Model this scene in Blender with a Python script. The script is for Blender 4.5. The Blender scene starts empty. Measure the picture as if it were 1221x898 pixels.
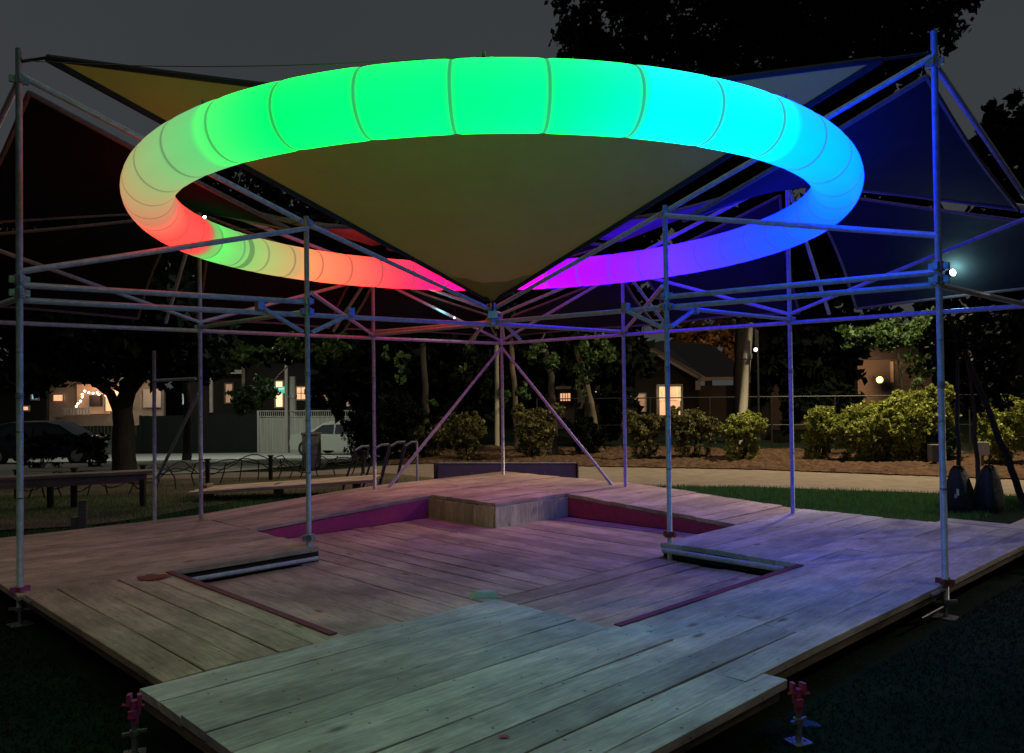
import bpy, math, random
import numpy as np
from mathutils import Vector, Matrix
random.seed(7); rng=np.random.default_rng(7)
sc=bpy.context.scene
COL=sc.collection
# ------------------------------------------------------------------ camera model and scaffold grid
F=980.; CXP=610.5; CYP=449.; EYE=1.72; U=2.44
PITCH=math.atan(16/980.); ROLL=math.radians(0.7)
GX,GY=-.675,-.888; ANG=math.radians(45.92)
FW=(math.cos(ANG),math.sin(ANG)); RT=(math.sin(ANG),-math.cos(ANG))
def g(i,j,z=0.):                      # scaffold bay coordinates -> metres
    dx,dy=i-GX,j-GY
    return Vector(((dx*RT[0]+dy*RT[1])*U,(dx*FW[0]+dy*FW[1])*U,z))
def at(x,y,d):                        # where a sighted point stands, at distance d ahead
    du,dv=x-CXP,y-CYP; cr,sr=math.cos(ROLL),math.sin(ROLL)
    u=du*cr-dv*sr; v=du*sr+dv*cr
    c,s=math.cos(PITCH),math.sin(PITCH)
    X,Y,Z=u,F*c+v*s,F*s-v*c
    return Vector((X*d/Y,d,EYE+Z*d/Y))
EX=Vector((RT[0],FW[0],0)); EY=Vector((RT[1],FW[1],0))   # unit vectors of the two grid directions

# ------------------------------------------------------------------ object helpers
def tag(o,label=None,cat=None,group=None,kind=None):
    if label:o['label']=label
    if cat:o['category']=cat
    if group:o['group']=group
    if kind:o['kind']=kind
    return o
def thing(name,label,cat,loc=(0,0,0),group=None):
    o=bpy.data.objects.new(name,None); COL.objects.link(o); o.location=loc; o.empty_display_size=.3
    return tag(o,label,cat,group)
class MB:
    def __init__(s): s.v=[];s.f=[];s.col=[];s.uv=[]
    def add(s,vs,fs,col=None,uv=None):
        b=len(s.v); s.v+= [tuple(p) for p in vs]; s.f+=[tuple(b+i for i in f) for f in fs]
        s.col+=[col if col is not None else .5]*len(vs)
        s.uv+= (uv if uv is not None else [(p[0],p[1]) for p in vs])
        return s
    def box(s,c,size,rz=0,ax=None,col=None):
        c=Vector(c); h=[q/2 for q in size]
        if ax is None:
            ax=(Vector((math.cos(rz),math.sin(rz),0)),Vector((-math.sin(rz),math.cos(rz),0)),Vector((0,0,1)))
        vs=[c+ax[0]*(h[0]*a)+ax[1]*(h[1]*b)+ax[2]*(h[2]*e) for a in(-1,1) for b in(-1,1) for e in(-1,1)]
        uv=[(a*h[0]+b*h[1],e*h[2]) for a in(-1,1) for b in(-1,1) for e in(-1,1)]
        return s.add(vs,[(0,1,3,2),(4,6,7,5),(0,4,5,1),(2,3,7,6),(0,2,6,4),(1,5,7,3)],col,uv)
    def tube(s,pts,r,n=10,cap=True,col=None):
        pts=[Vector(p) for p in pts]; m=len(pts)
        rs=r if isinstance(r,(list,tuple)) else [r]*m
        vs=[];fs=[];up=None
        for i,p in enumerate(pts):
            t=(pts[min(i+1,m-1)]-pts[max(i-1,0)]).normalized()
            if up is None: up=Vector((0,0,1)) if abs(t.z)<.9 else Vector((1,0,0))
            a=t.cross(up).normalized(); b=a.cross(t).normalized(); up=b
            for k in range(n):
                q=2*math.pi*k/n; vs.append(p+(a*math.cos(q)+b*math.sin(q))*rs[i])
        for i in range(m-1):
            for k in range(n):
                k2=(k+1)%n; fs.append((i*n+k,i*n+k2,(i+1)*n+k2,(i+1)*n+k))
        if cap: fs+= [tuple(range(n)),tuple(range((m-1)*n,m*n))[::-1]]
        return s.add(vs,fs,col,[(0,i*.1) for i in range(m) for k in range(n)])
    def build(s,name,mat,parent=None,smooth=False,bevel=0,loc=None):
        me=bpy.data.meshes.new(name)
        off=Vector(loc) if loc is not None else None
        v=s.v if off is None else [tuple(Vector(p)-off) for p in s.v]
        me.from_pydata(v,[],s.f)
        ca=me.attributes.new('tint','FLOAT','POINT'); ca.data.foreach_set('value',np.array(s.col,dtype=np.float32))
        uv=me.uv_layers.new(name='UV'); li=np.zeros(len(me.loops),dtype=np.int32); me.loops.foreach_get('vertex_index',li)
        ua=np.array(s.uv,dtype=np.float32)[li]; uv.data.foreach_set('uv',ua.ravel())
        me.materials.append(mat); me.validate(); me.update()
        if smooth: me.polygons.foreach_set('use_smooth',[True]*len(me.polygons))
        o=bpy.data.objects.new(name,me); COL.objects.link(o)
        if off is not None:o.location=off
        if parent is not None:
            o.parent=parent
            # vertices are world coordinates: cancel the parent's translation
            pw=world_of(parent); o.location=(off if off is not None else Vector((0,0,0)))-pw
        if bevel:
            b=o.modifiers.new('edge','BEVEL'); b.width=bevel; b.segments=2; b.limit_method='ANGLE'
        return o
def world_of(o):
    p=Vector((0,0,0))
    while o is not None: p=p+o.location; o=o.parent
    return p
def single(o,label,cat,group=None,kind=None): return tag(o,label,cat,group,kind)

# ------------------------------------------------------------------ materials
def mat(name):
    m=bpy.data.materials.new(name); m.use_nodes=True; nt=m.node_tree
    return m,nt,nt.nodes,nt.links,nt.nodes['Principled BSDF']
def C4(c): return (c[0],c[1],c[2],1)
def basic(name,c1,c2=None,scale=6,rough=.8,metal=0,bump=.2,bscale=40,spec=.3,stretch=None):
    m,nt,N,L,B=mat(name); c2=c2 or tuple(x*.7 for x in c1)
    tc=N.new('ShaderNodeTexCoord'); mp=N.new('ShaderNodeMapping'); L.new(tc.outputs['Object'],mp.inputs[0])
    if stretch: mp.inputs['Scale'].default_value=stretch
    n=N.new('ShaderNodeTexNoise'); n.inputs['Scale'].default_value=scale; n.inputs['Detail'].default_value=8; n.inputs['Roughness'].default_value=.65
    L.new(mp.outputs[0],n.inputs['Vector'])
    r=N.new('ShaderNodeValToRGB'); r.color_ramp.elements[0].position=.3; r.color_ramp.elements[1].position=.7
    r.color_ramp.elements[0].color=C4(c2); r.color_ramp.elements[1].color=C4(c1)
    L.new(n.outputs['Fac'],r.inputs[0]); L.new(r.outputs[0],B.inputs['Base Color'])
    B.inputs['Roughness'].default_value=rough; B.inputs['Metallic'].default_value=metal
    B.inputs['Specular IOR Level'].default_value=spec
    if bump:
        n2=N.new('ShaderNodeTexNoise'); n2.inputs['Scale'].default_value=bscale; n2.inputs['Detail'].default_value=4
        L.new(mp.outputs[0],n2.inputs['Vector'])
        b=N.new('ShaderNodeBump'); b.inputs['Strength'].default_value=bump; b.inputs['Distance'].default_value=.02
        L.new(n2.outputs['Fac'],b.inputs['Height']); L.new(b.outputs[0],B.inputs['Normal'])
    return m
def wood(name,light,dark,stain=.6,paint=None):
    m,nt,N,L,B=mat(name)
    uv=N.new('ShaderNodeUVMap'); uv.uv_map='UV'
    at_=N.new('ShaderNodeAttribute'); at_.attribute_name='tint'
    # grain: noise stretched along u, offset per board through the tint
    mp=N.new('ShaderNodeMapping'); mp.inputs['Scale'].default_value=(2.2,26,1)
    cmb=N.new('ShaderNodeCombineXYZ'); mu=N.new('ShaderNodeMath'); mu.operation='MULTIPLY'; mu.inputs[1].default_value=37
    L.new(at_.outputs['Fac'],mu.inputs[0]); L.new(mu.outputs[0],cmb.inputs[0]); L.new(mu.outputs[0],cmb.inputs[2])
    ad=N.new('ShaderNodeVectorMath'); ad.operation='ADD'; L.new(uv.outputs[0],ad.inputs[0]); L.new(cmb.outputs[0],ad.inputs[1])
    L.new(ad.outputs[0],mp.inputs[0])
    gr=N.new('ShaderNodeTexNoise'); gr.inputs['Scale'].default_value=1.6; gr.inputs['Detail'].default_value=9; gr.inputs['Roughness'].default_value=.7; gr.inputs['Distortion'].default_value=.6
    L.new(mp.outputs[0],gr.inputs['Vector'])
    bl=N.new('ShaderNodeTexNoise'); bl.inputs['Scale'].default_value=2.2; bl.inputs['Detail'].default_value=6; bl.inputs['Roughness'].default_value=.6
    mp2=N.new('ShaderNodeMapping'); mp2.inputs['Scale'].default_value=(.8,2.2,1); L.new(ad.outputs[0],mp2.inputs[0]); L.new(mp2.outputs[0],bl.inputs['Vector'])
    r=N.new('ShaderNodeValToRGB'); r.color_ramp.elements[0].position=.32; r.color_ramp.elements[1].position=.62
    r.color_ramp.elements[0].color=C4(dark); r.color_ramp.elements[1].color=C4(light); L.new(gr.outputs['Fac'],r.inputs[0])
    r2=N.new('ShaderNodeValToRGB'); r2.color_ramp.elements[0].position=.34; r2.color_ramp.elements[1].position=.6
    r2.color_ramp.elements[0].color=(1-stain,1-stain,1-stain,1); r2.color_ramp.elements[1].color=(1,1,1,1); L.new(bl.outputs['Fac'],r2.inputs[0])
    mx=N.new('ShaderNodeMix'); mx.data_type='RGBA'; mx.blend_type='MULTIPLY'; mx.inputs[0].default_value=1
    L.new(r.outputs[0],mx.inputs[6]); L.new(r2.outputs[0],mx.inputs[7])
    # board to board brightness
    mr=N.new('ShaderNodeMapRange'); mr.inputs[3].default_value=.76; mr.inputs[4].default_value=1.15; L.new(at_.outputs['Fac'],mr.inputs[0])
    mx2=N.new('ShaderNodeVectorMath'); mx2.operation='SCALE'; L.new(mx.outputs[2],mx2.inputs[0]); L.new(mr.outputs[0],mx2.inputs['Scale'])
    # fine grain lines
    mpf=N.new('ShaderNodeMapping'); mpf.inputs['Scale'].default_value=(5,150,1); L.new(ad.outputs[0],mpf.inputs[0])
    fg=N.new('ShaderNodeTexNoise'); fg.inputs['Scale'].default_value=1.3; fg.inputs['Detail'].default_value=5; L.new(mpf.outputs[0],fg.inputs['Vector'])
    fr=N.new('ShaderNodeMapRange'); fr.inputs[1].default_value=.35; fr.inputs[2].default_value=.65; fr.inputs[3].default_value=.78; fr.inputs[4].default_value=1.12; L.new(fg.outputs['Fac'],fr.inputs[0])
    tcw=N.new('ShaderNodeTexCoord'); dn=N.new('ShaderNodeTexNoise'); dn.inputs['Scale'].default_value=1.1; dn.inputs['Detail'].default_value=10; dn.inputs['Roughness'].default_value=.72; L.new(tcw.outputs['Object'],dn.inputs['Vector'])
    dr=N.new('ShaderNodeMapRange'); dr.inputs[1].default_value=.38; dr.inputs[2].default_value=.62; dr.inputs[3].default_value=.70; dr.inputs[4].default_value=1.14; L.new(dn.outputs['Fac'],dr.inputs[0])
    fm=N.new('ShaderNodeMath'); fm.operation='MULTIPLY'; L.new(fr.outputs[0],fm.inputs[0]); L.new(dr.outputs[0],fm.inputs[1])
    # screw heads, two per bearer, near the board edges
    sx=N.new('ShaderNodeSeparateXYZ'); L.new(uv.outputs[0],sx.inputs[0])
    def mth(op,a,b=None):
        n=N.new('ShaderNodeMath'); n.operation=op
        if hasattr(a,'links') or not isinstance(a,(int,float)): L.new(a,n.inputs[0])
        else: n.inputs[0].default_value=a
        if b is not None:
            if isinstance(b,(int,float)): n.inputs[1].default_value=b
            else: L.new(b,n.inputs[1])
        return n.outputs[0]
    du=mth('MULTIPLY',mth('ABSOLUTE',mth('SUBTRACT',mth('FRACT',mth('DIVIDE',sx.outputs[0],.61)),.5)),.61)
    dv=mth('ABSOLUTE',mth('SUBTRACT',mth('ABSOLUTE',mth('SUBTRACT',sx.outputs[1],.115)),.072))
    dist=mth('SQRT',mth('ADD',mth('MULTIPLY',du,du),mth('MULTIPLY',dv,dv)))
    scw=mth('ADD',mth('MULTIPLY',mth('GREATER_THAN',dist,.0075),.75),.25)
    fm2=mth('MULTIPLY',fm.outputs[0],scw)
    mx4=N.new('ShaderNodeVectorMath'); mx4.operation='SCALE'; L.new(mx2.outputs[0],mx4.inputs[0]); L.new(fm2,mx4.inputs['Scale']); mx2=mx4
    # knots
    vo=N.new('ShaderNodeTexVoronoi'); vo.inputs['Scale'].default_value=1.0; mp3=N.new('ShaderNodeMapping'); mp3.inputs['Scale'].default_value=(1.6,4.3,1)
    L.new(ad.outputs[0],mp3.inputs[0]); L.new(mp3.outputs[0],vo.inputs['Vector'])
    r3=N.new('ShaderNodeValToRGB'); r3.color_ramp.elements[0].position=.05; r3.color_ramp.elements[1].position=.13
    r3.color_ramp.elements[0].color=(.4,.36,.32,1); r3.color_ramp.elements[1].color=(1,1,1,1); L.new(vo.outputs['Distance'],r3.inputs[0])
    mx3=N.new('ShaderNodeMix'); mx3.data_type='RGBA'; mx3.blend_type='MULTIPLY'; mx3.inputs[0].default_value=1
    L.new(mx2.outputs[0],mx3.inputs[6]); L.new(r3.outputs[0],mx3.inputs[7])
    L.new(mx3.outputs[2],B.inputs['Base Color'])
    B.inputs['Roughness'].default_value=.72; B.inputs['Specular IOR Level'].default_value=.35
    b=N.new('ShaderNodeBump'); b.inputs['Strength'].default_value=.45; b.inputs['Distance'].default_value=.006
    L.new(gr.outputs['Fac'],b.inputs['Height']); L.new(b.outputs[0],B.inputs['Normal'])
    return m
def addtrans(m,fac,c):
    nt=m.node_tree;N=nt.nodes;L=nt.links;B=N['Principled BSDF']; t=N.new('ShaderNodeBsdfTranslucent'); t.inputs[0].default_value=C4(c)
    mx=N.new('ShaderNodeMixShader'); mx.inputs[0].default_value=fac; L.new(B.outputs[0],mx.inputs[1]); L.new(t.outputs[0],mx.inputs[2]); L.new(mx.outputs[0],N['Material Output'].inputs[0])
def emis(name,c,s):
    m,nt,N,L,B=mat(name); B.inputs['Base Color'].default_value=C4(c)
    B.inputs['Emission Color'].default_value=C4(c); B.inputs['Emission Strength'].default_value=s
    n=N.new('ShaderNodeTexNoise'); n.inputs['Scale'].default_value=3; n.inputs['Detail'].default_value=3
    mr=N.new('ShaderNodeMapRange'); mr.inputs[3].default_value=.5*s; mr.inputs[4].default_value=1.5*s
    L.new(n.outputs['Fac'],mr.inputs[0]); L.new(mr.outputs[0],B.inputs['Emission Strength'])
    return m
def leafm(name,c1,c2,trans=.3,spec=.3):
    m,nt,N,L,B=mat(name)
    a=N.new('ShaderNodeAttribute'); a.attribute_name='tint'
    r=N.new('ShaderNodeValToRGB'); r.color_ramp.elements[0].color=C4(c2); r.color_ramp.elements[1].color=C4(c1)
    L.new(a.outputs['Fac'],r.inputs[0]); L.new(r.outputs[0],B.inputs['Base Color'])
    B.inputs['Roughness'].default_value=.6; B.inputs['Specular IOR Level'].default_value=spec
    t=N.new('ShaderNodeBsdfTranslucent'); L.new(r.outputs[0],t.inputs[0])
    mx=N.new('ShaderNodeMixShader'); mx.inputs[0].default_value=trans
    L.new(B.outputs[0],mx.inputs[1]); L.new(t.outputs[0],mx.inputs[2]); L.new(mx.outputs[0],N['Material Output'].inputs[0])
    return m
M={}
M['deck']=wood('deck_boards',(.66,.59,.50),(.46,.40,.34),.32)
M['pit']=wood('pit_boards',(.74,.53,.36),(.49,.34,.22),.34)
M['cedar']=wood('block_boards',(.85,.68,.40),(.60,.45,.25),.28)
M['edgewood']=wood('edge_boards',(.26,.18,.11),(.12,.08,.05),.5)
M['oldwood']=wood('weathered_wood',(.3,.24,.18),(.14,.11,.08),.5)
M['purple']=basic('purple_paint',(.55,.05,.16),(.40,.04,.12),9,.6)
M['stripe']=basic('worn_red_paint',(.24,.05,.08),(.14,.04,.05),18,.7); M['red']=basic('red_paint',(.50,.05,.12),(.32,.04,.09),15,.6)
M['redpaint2']=basic('faded_red_paint',(.35,.07,.05),(.16,.05,.04),20,.8)
M['steel']=basic('galvanised_steel',(.50,.52,.53),(.28,.29,.30),18,.45,.3,.12,60,.5)
M['clamp']=basic('clamp_steel',(.40,.41,.42),(.18,.18,.18),30,.5,.7,.2,60,.5)
M['pink']=basic('pink_paint',(.55,.08,.22),(.3,.05,.14),25,.6)
M['sail']=basic('sand_sail_cloth',(.37,.37,.075),(.31,.31,.06),2.5,.85,0,.35,260,.1)
addtrans(M['sail'],.24,(.55,.52,.12)); M['darksail']=basic('dark_sail_cloth',(.017,.017,.017),(.012,.012,.012),2.5,.9,0,.3,220,.02); M['bluelitsail']=basic('blue_lit_sail_cloth',(.030,.032,.032),(.018,.020,.022),2.5,.85,0,.3,220,.05)  # right sails: paler copy of the dark cloth, blue ring light put into its tone
M['violetsail']=basic('plum_sail_cloth',(.17,.11,.13),(.12,.08,.09),2.5,.8,0,.3,220,.15)
M['hem']=basic('black_webbing',(.02,.022,.022),(.012,.013,.013),30,.7,0,.4,120)
M['hem2']=basic('brown_webbing',(.20,.14,.11),(.10,.07,.06),30,.7,0,.4,120)
M['black']=basic('black_metal',(.02,.02,.02),(.012,.012,.012),20,.45)
M['bark']=basic('bark',(.04,.032,.025),(.018,.015,.012),9,.95,0,.8,14,stretch=(1,1,.25))
M['darkbark']=basic('dark_bark',(.012,.010,.009),(.006,.005,.005),9,1,0,.8,14,.05,stretch=(1,1,.25)); M['palebark']=basic('pale_bark',(.15,.115,.075),(.05,.04,.03),7,.95,0,.8,14,stretch=(1,1,.4))
M['pole']=basic('weathered_pole',(.32,.30,.25),(.2,.18,.15),5,.9,0,.5,20,stretch=(1,1,.2))
M['lawn']=basic('lawn_soil',(.014,.028,.015),(.006,.013,.008),1.6,1,0,.9,30,.05)
M['path']=basic('gravel_path',(.23,.19,.15),(.155,.125,.10),3,.95,0,.7,60,.1)
M['mulch']=basic('bark_mulch',(.13,.075,.045),(.03,.02,.015),7,1,0,1,30,.05)
M['road']=basic('concrete_road',(.30,.31,.28),(.22,.23,.21),.6,.9,0,.3,50,.1)
M['dirt']=basic('bare_dirt',(.13,.10,.07),(.06,.05,.035),1.1,1,0,.8,22,.05)
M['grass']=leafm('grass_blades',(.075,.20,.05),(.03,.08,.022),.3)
M['leafdark']=leafm('dark_leaves',(.010,.015,.009),(.003,.005,.003),.12,.04)
M['leafmid']=leafm('green_leaves',(.09,.16,.04),(.02,.045,.013),.35)
M['leafgold']=leafm('yellow_green_leaves',(.55,.58,.12),(.06,.09,.02),.35)
M['leafolive']=leafm('olive_leaves',(.24,.22,.07),(.05,.055,.02),.3)
M['leafamber']=leafm('amber_leaves',(.28,.15,.05),(.06,.035,.015),.3)
M['siding']=basic('dark_siding',(.022,.018,.016),(.014,.012,.011),.6,.85,0,.5,3,stretch=(.2,.2,6))
M['stucco']=basic('pale_stucco',(.42,.34,.27),(.32,.26,.2),2,.95,0,.4,30)
M['greywall']=basic('grey_clapboard',(.13,.12,.10),(.09,.085,.075),1,.9,0,.5,4,stretch=(.2,.2,5))
M['roof']=basic('asphalt_shingle',(.028,.028,.03),(.014,.014,.016),9,.95,0,.6,30)
M['trim']=basic('white_trim',(.55,.52,.45),(.4,.37,.32),3,.7)
M['fencepale']=basic('pale_fence_boards',(.42,.41,.36),(.25,.24,.21),2,.9,0,.6,10,stretch=(6,6,.3))
M['fencedark']=basic('dark_fence_boards',(.010,.013,.010),(.006,.008,.006),2,.9,0,.6,10,stretch=(6,6,.3))
M['glass']=basic('dark_glass',(.03,.035,.04),(.02,.02,.025),2,.1,0,0)
M['carsilver']=basic('pale_car_paint',(.36,.38,.33),(.33,.35,.3),1,.3,.3,0,10,.5)
M['carteal']=basic('teal_car_paint',(.004,.018,.022),(.003,.014,.018),1,.3,.3,0,10,.5)
M['rubber']=basic('rubber',(.015,.015,.015),(.01,.01,.01),20,.8)
M['binm']=basic('grey_plastic',(.12,.12,.115),(.08,.08,.078),4,.6)
M['panel']=basic('dark_grey_panel',(.30,.28,.23),(.22,.21,.18),3,.7,0,.3,30)
M['bag']=basic('black_bag',(.014,.024,.02),(.008,.013,.011),5,.55,0,.8,9,.3)
M['bluecloth']=basic('blue_cloth',(.01,.06,.25),(.005,.03,.12),12,.7,0,.6,25)
M['offwhite']=basic('off_white_plastic',(.55,.55,.5),(.4,.4,.37),9,.6)
M['warmwin']=emis('lit_window',(1,.50,.26),1.0)
M['warmdim']=emis('dim_window',(.8,.45,.25),.22)
M['warmbright']=emis('bright_window',(1,.62,.33),1.5)
M['cream']=emis('lit_curtain',(.85,.66,.32),.85)
M['coolwin']=emis('cool_window',(.5,.75,.9),.55)
M['bulb']=emis('string_bulb',(1,.62,.42),14)
M['lampw']=emis('white_lamp',(.9,.95,1),1.6)
M['lampo']=emis('orange_lamp',(1,.5,.2),1.5)
M['floodlens']=emis('floodlight_lens',(.85,1,1),16)
M['signg']=emis('green_sign_face',(.05,.45,.25),.9)

# ------------------------------------------------------------------ terrain and ground sheets
def gz(x,y):
    t=min(max((-2-x)/3.,0),1)
    return -.052*min(max(y-16,0),30)*t
xs=[-400,-200,-100,-60,-45]+list(range(-40,31))+[40,60,100,200,400]
ys=[-60,-20,-5]+list(range(0,61))+[80,120,200,420]
def sheet(name,mt,xs,ys,dz,keep=None,kind='structure',jag=0,label=None,cat=None):
    mb=MB(); idx={}
    vs=[];fs=[]
    for i,x in enumerate(xs):
        for j,y in enumerate(ys):
            idx[i,j]=len(vs); vs.append((x,y,gz(x,y)+dz))
    for i in range(len(xs)-1):
        for j in range(len(ys)-1):
            if keep is None or keep((xs[i]+xs[i+1])/2,(ys[j]+ys[j+1])/2):
                fs.append((idx[i,j],idx[i+1,j],idx[i+1,j+1],idx[i,j+1]))
    mb.add(vs,fs); o=mb.build(name,mt); o['kind']=kind; return o
sheet('ground',M['lawn'],xs,ys,0)
def ribbon(name,mt,near,far,dz,n=60,K=12,lump=0):
    # near / far: polylines of (x,y) running left to right
    def samp(pl,x):
        for a,b in zip(pl,pl[1:]):
            if a[0]<=x<=b[0]: return a[1]+(b[1]-a[1])*(x-a[0])/(b[0]-a[0])
        return pl[0][1] if x<pl[0][0] else pl[-1][1]
    x0=max(near[0][0],far[0][0]);x1=min(near[-1][0],far[-1][0]); mb=MB();vs=[];fs=[]
    R=random.Random(name)
    for i in range(n+1):
        x=x0+(x1-x0)*i/n; a=samp(near,x)+R.uniform(-.06,.06); b=samp(far,x)+R.uniform(-.06,.06)
        for k in range(K+1):
            y=a+(b-a)*k/K; vs.append((x,y,gz(x,y)+dz+(R.uniform(0,lump)+.05*lump/.06*math.sin(x*1.7)*math.sin(y*2.3) if lump and 0<k else 0)))
    for i in range(n):
        for k in range(K):
            q=i*(K+1)+k; fs.append((q,q+K+1,q+K+2,q+1))
    mb.add(vs,fs); o=mb.build(name,mt); o['kind']='structure'; return o
pn=[(-9,16.0),(-4,15.6),(0,14.9),(4.1,14.1),(7.3,12.7),(14,9.6),(30,3)]
pf=[(-9,20.2),(-5,20),(-1.8,19.6),(5,17),(8.6,14.9),(14,12.2),(30,5)]
ribbon('path',M['path'],pn,pf,.008,90)
mf=[(-3,24),(0,24),(5,23),(9,21.5),(16,18),(30,12)]
ribbon('mulch_bed',M['mulch'],[(-3,19.75)]+pf[3:],mf,.03,420,44,.06)
ribbon('road',M['road'],[(-40,17.5),(-12,18),(-7,19.5),(-5,28),(-4,34)],[(-40,43),(-4,43)],.03,70)
ribbon('dirt_strip',M['dirt'],[(-16,11.2),(-7,10.3),(-5.4,10.9),(-4,13.6),(-1,14.8)],[(-16,19),(-7,17.2),(-3,17.6),(-1,15.6)],.02,50)

# grass blades on the lawn (uncountable)
def blades(name,regions,n,mt,h=(.03,.08),w=.006):
    P=[]
    tot=sum(r[4] for r in regions)
    V=[];Fc=[];T=[]
    for (x0,x1,y0,y1,wt,ok) in regions:
        m=int(n*wt/tot); k=0
        while k<m:
            x=random.uniform(x0,x1);y=random.uniform(y0,y1)
            if not ok(x,y): continue
            k+=1; a=random.uniform(0,6.28); hh=random.uniform(*h); z=gz(x,y)
            lx,ly=random.gauss(0,.02),random.gauss(0,.02); b=len(V)
            V+= [(x-math.cos(a)*w,y-math.sin(a)*w,z),(x+math.cos(a)*w,y+math.sin(a)*w,z),(x+lx,y+ly,z+hh)]; Fc.append((b,b+1,b+2)); T+= [random.random()]*3
    mb=MB(); mb.v=V;mb.f=Fc;mb.col=T;mb.uv=[(0,0)]*len(V)
    o=mb.build(name,mt); return tag(o,'short mown grass growing around the wooden stage','grass',kind='stuff')
def inv(x,y):
    L,D=x/U,y/U; return GX+L*RT[0]+D*FW[0],GY+L*RT[1]+D*FW[1]
def off(x,y):
    i,j=inv(x,y); return i>3.2 or j>3.2
def lin(pl,x):
    for a,b in zip(pl,pl[1:]):
        if a[0]<=x<=b[0]: return a[1]+(b[1]-a[1])*(x-a[0])/(b[0]-a[0])
    return 99
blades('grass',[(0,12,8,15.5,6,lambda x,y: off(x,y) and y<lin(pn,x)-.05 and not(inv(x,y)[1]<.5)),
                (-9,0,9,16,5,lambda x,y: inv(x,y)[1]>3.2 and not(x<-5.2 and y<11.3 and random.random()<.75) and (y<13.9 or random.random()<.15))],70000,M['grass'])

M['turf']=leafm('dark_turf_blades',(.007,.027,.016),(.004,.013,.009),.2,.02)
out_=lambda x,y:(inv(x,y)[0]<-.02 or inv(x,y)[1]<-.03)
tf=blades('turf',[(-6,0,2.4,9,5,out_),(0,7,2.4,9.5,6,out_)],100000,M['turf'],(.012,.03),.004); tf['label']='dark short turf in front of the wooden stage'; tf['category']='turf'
# ------------------------------------------------------------------ wooden stage
ZD=.25; ZP=.10
stage=thing('wooden_stage','square sunken stage of weathered planks with a lit blue front corner and open pit','stage',g(1.5,1.5,0))
def planks(mb,x0,x1,y0,y1,d,zf,w=.098,th=.04,joint=1.9):
    # boards along grid direction d, w in bay units
    lo,hi=(y0,y1) if d=='x' else (x0,x1); a,b=(x0,x1) if d=='x' else (y0,y1)
    n=max(1,round((hi-lo)/w)); w=(hi-lo)/n; gap=.0014
    for k in range(n):
        c0=lo+k*w+gap; c1=lo+(k+1)*w-gap
        cuts=[a]
        q=a+random.uniform(.45,1.0)*joint*.8
        while q<b-.35: cuts.append(q); q+=random.uniform(.8,1.3)*joint*.8
        cuts.append(b)
        for s0,s1 in zip(cuts,cuts[1:]):
            s0+=.0012; s1-=.0012; t=random.random(); m=max(2,int((s1-s0)/.25)); uo=random.uniform(0,50)
            dz0=random.uniform(-.0035,.0035); tl=random.uniform(-.003,.003); ji=random.uniform(-.002,.002)
            vs=[];uvs=[]
            for i in range(m+1):
                s=s0+(s1-s0)*i/m; bow=.003*math.sin(i*1.7+uo)
                for (cc,dz,e) in ((c0,0,-1),(c0+.0025,.003,-1),(c1-.0025,.003,1),(c1,0,1),(c1,-th,1),(c0,-th,-1)):
                    p=(s,cc+ji) if d=='x' else (cc+ji,s)
                    vs.append(g(p[0],p[1],zf(*p)-.003+dz+dz0+tl*e+bow)); uvs.append((s*U+uo,(cc-c0)*U+(0.06 if dz<-.01 else 0)))
            fs=[]
            for i in range(m):
                for e in range(6):
                    e2=(e+1)%6; fs.append((i*6+e,(i+1)*6+e,(i+1)*6+e2,i*6+e2))
            fs+=[(0,1,2,3,4,5),tuple(m*6+e for e in (5,4,3,2,1,0))]
            mb.add(vs,fs,t,uvs)
flat=lambda x,y:ZD
pit=lambda x,y:ZP
cl=lambda v:min(max(v,0),1)
d1=MB()
planks(d1,-.05,.905,-.058,-.001,'x',flat,.057,joint=4); planks(d1,-.05,.948,.452,.87,'x',flat)
planks(d1,-.05,3.16,0,.45,'x',flat,joint=1.7)
planks(d1,1.975,3.16,.45,1.03,'x',flat)
d1.build('front_deck',M['deck'],stage)
d2=MB(); planks(d2,0,.445,.872,1.95,'y',flat); planks(d2,-.02,1.02,1.955,3.15,'x',flat); d2.build('side_deck',M['pit'],stage)
d3=MB(); planks(d3,1.022,3.15,2.535,3.15,'x',lambda x,y:ZD+.13*cl(x-1)); planks(d3,2.535,3.15,1.032,2.533,'x',lambda x,y:ZD+.13*cl(y-1)); d3.build('raised_deck',M['pit'],stage)
d4=MB(); planks(d4,.45,.95,.875,1.945,'y',pit); planks(d4,.955,2.02,1.04,2.52,'y',pit,joint=2.2); planks(d4,2.02,2.52,1.04,2.03,'y',pit); planks(d4,.955,1.965,.455,1.035,'x',pit)
d4.build('pit_floor',M['pit'],stage)
tl=MB(); planks(tl,3.165,3.36,-.02,.44,'y',lambda x,y:ZD-.02); planks(tl,3.365,4.7,-.02,.19,'x',lambda x,y:ZD-.02); tl.build('side_walkway',M['deck'],stage)
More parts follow.
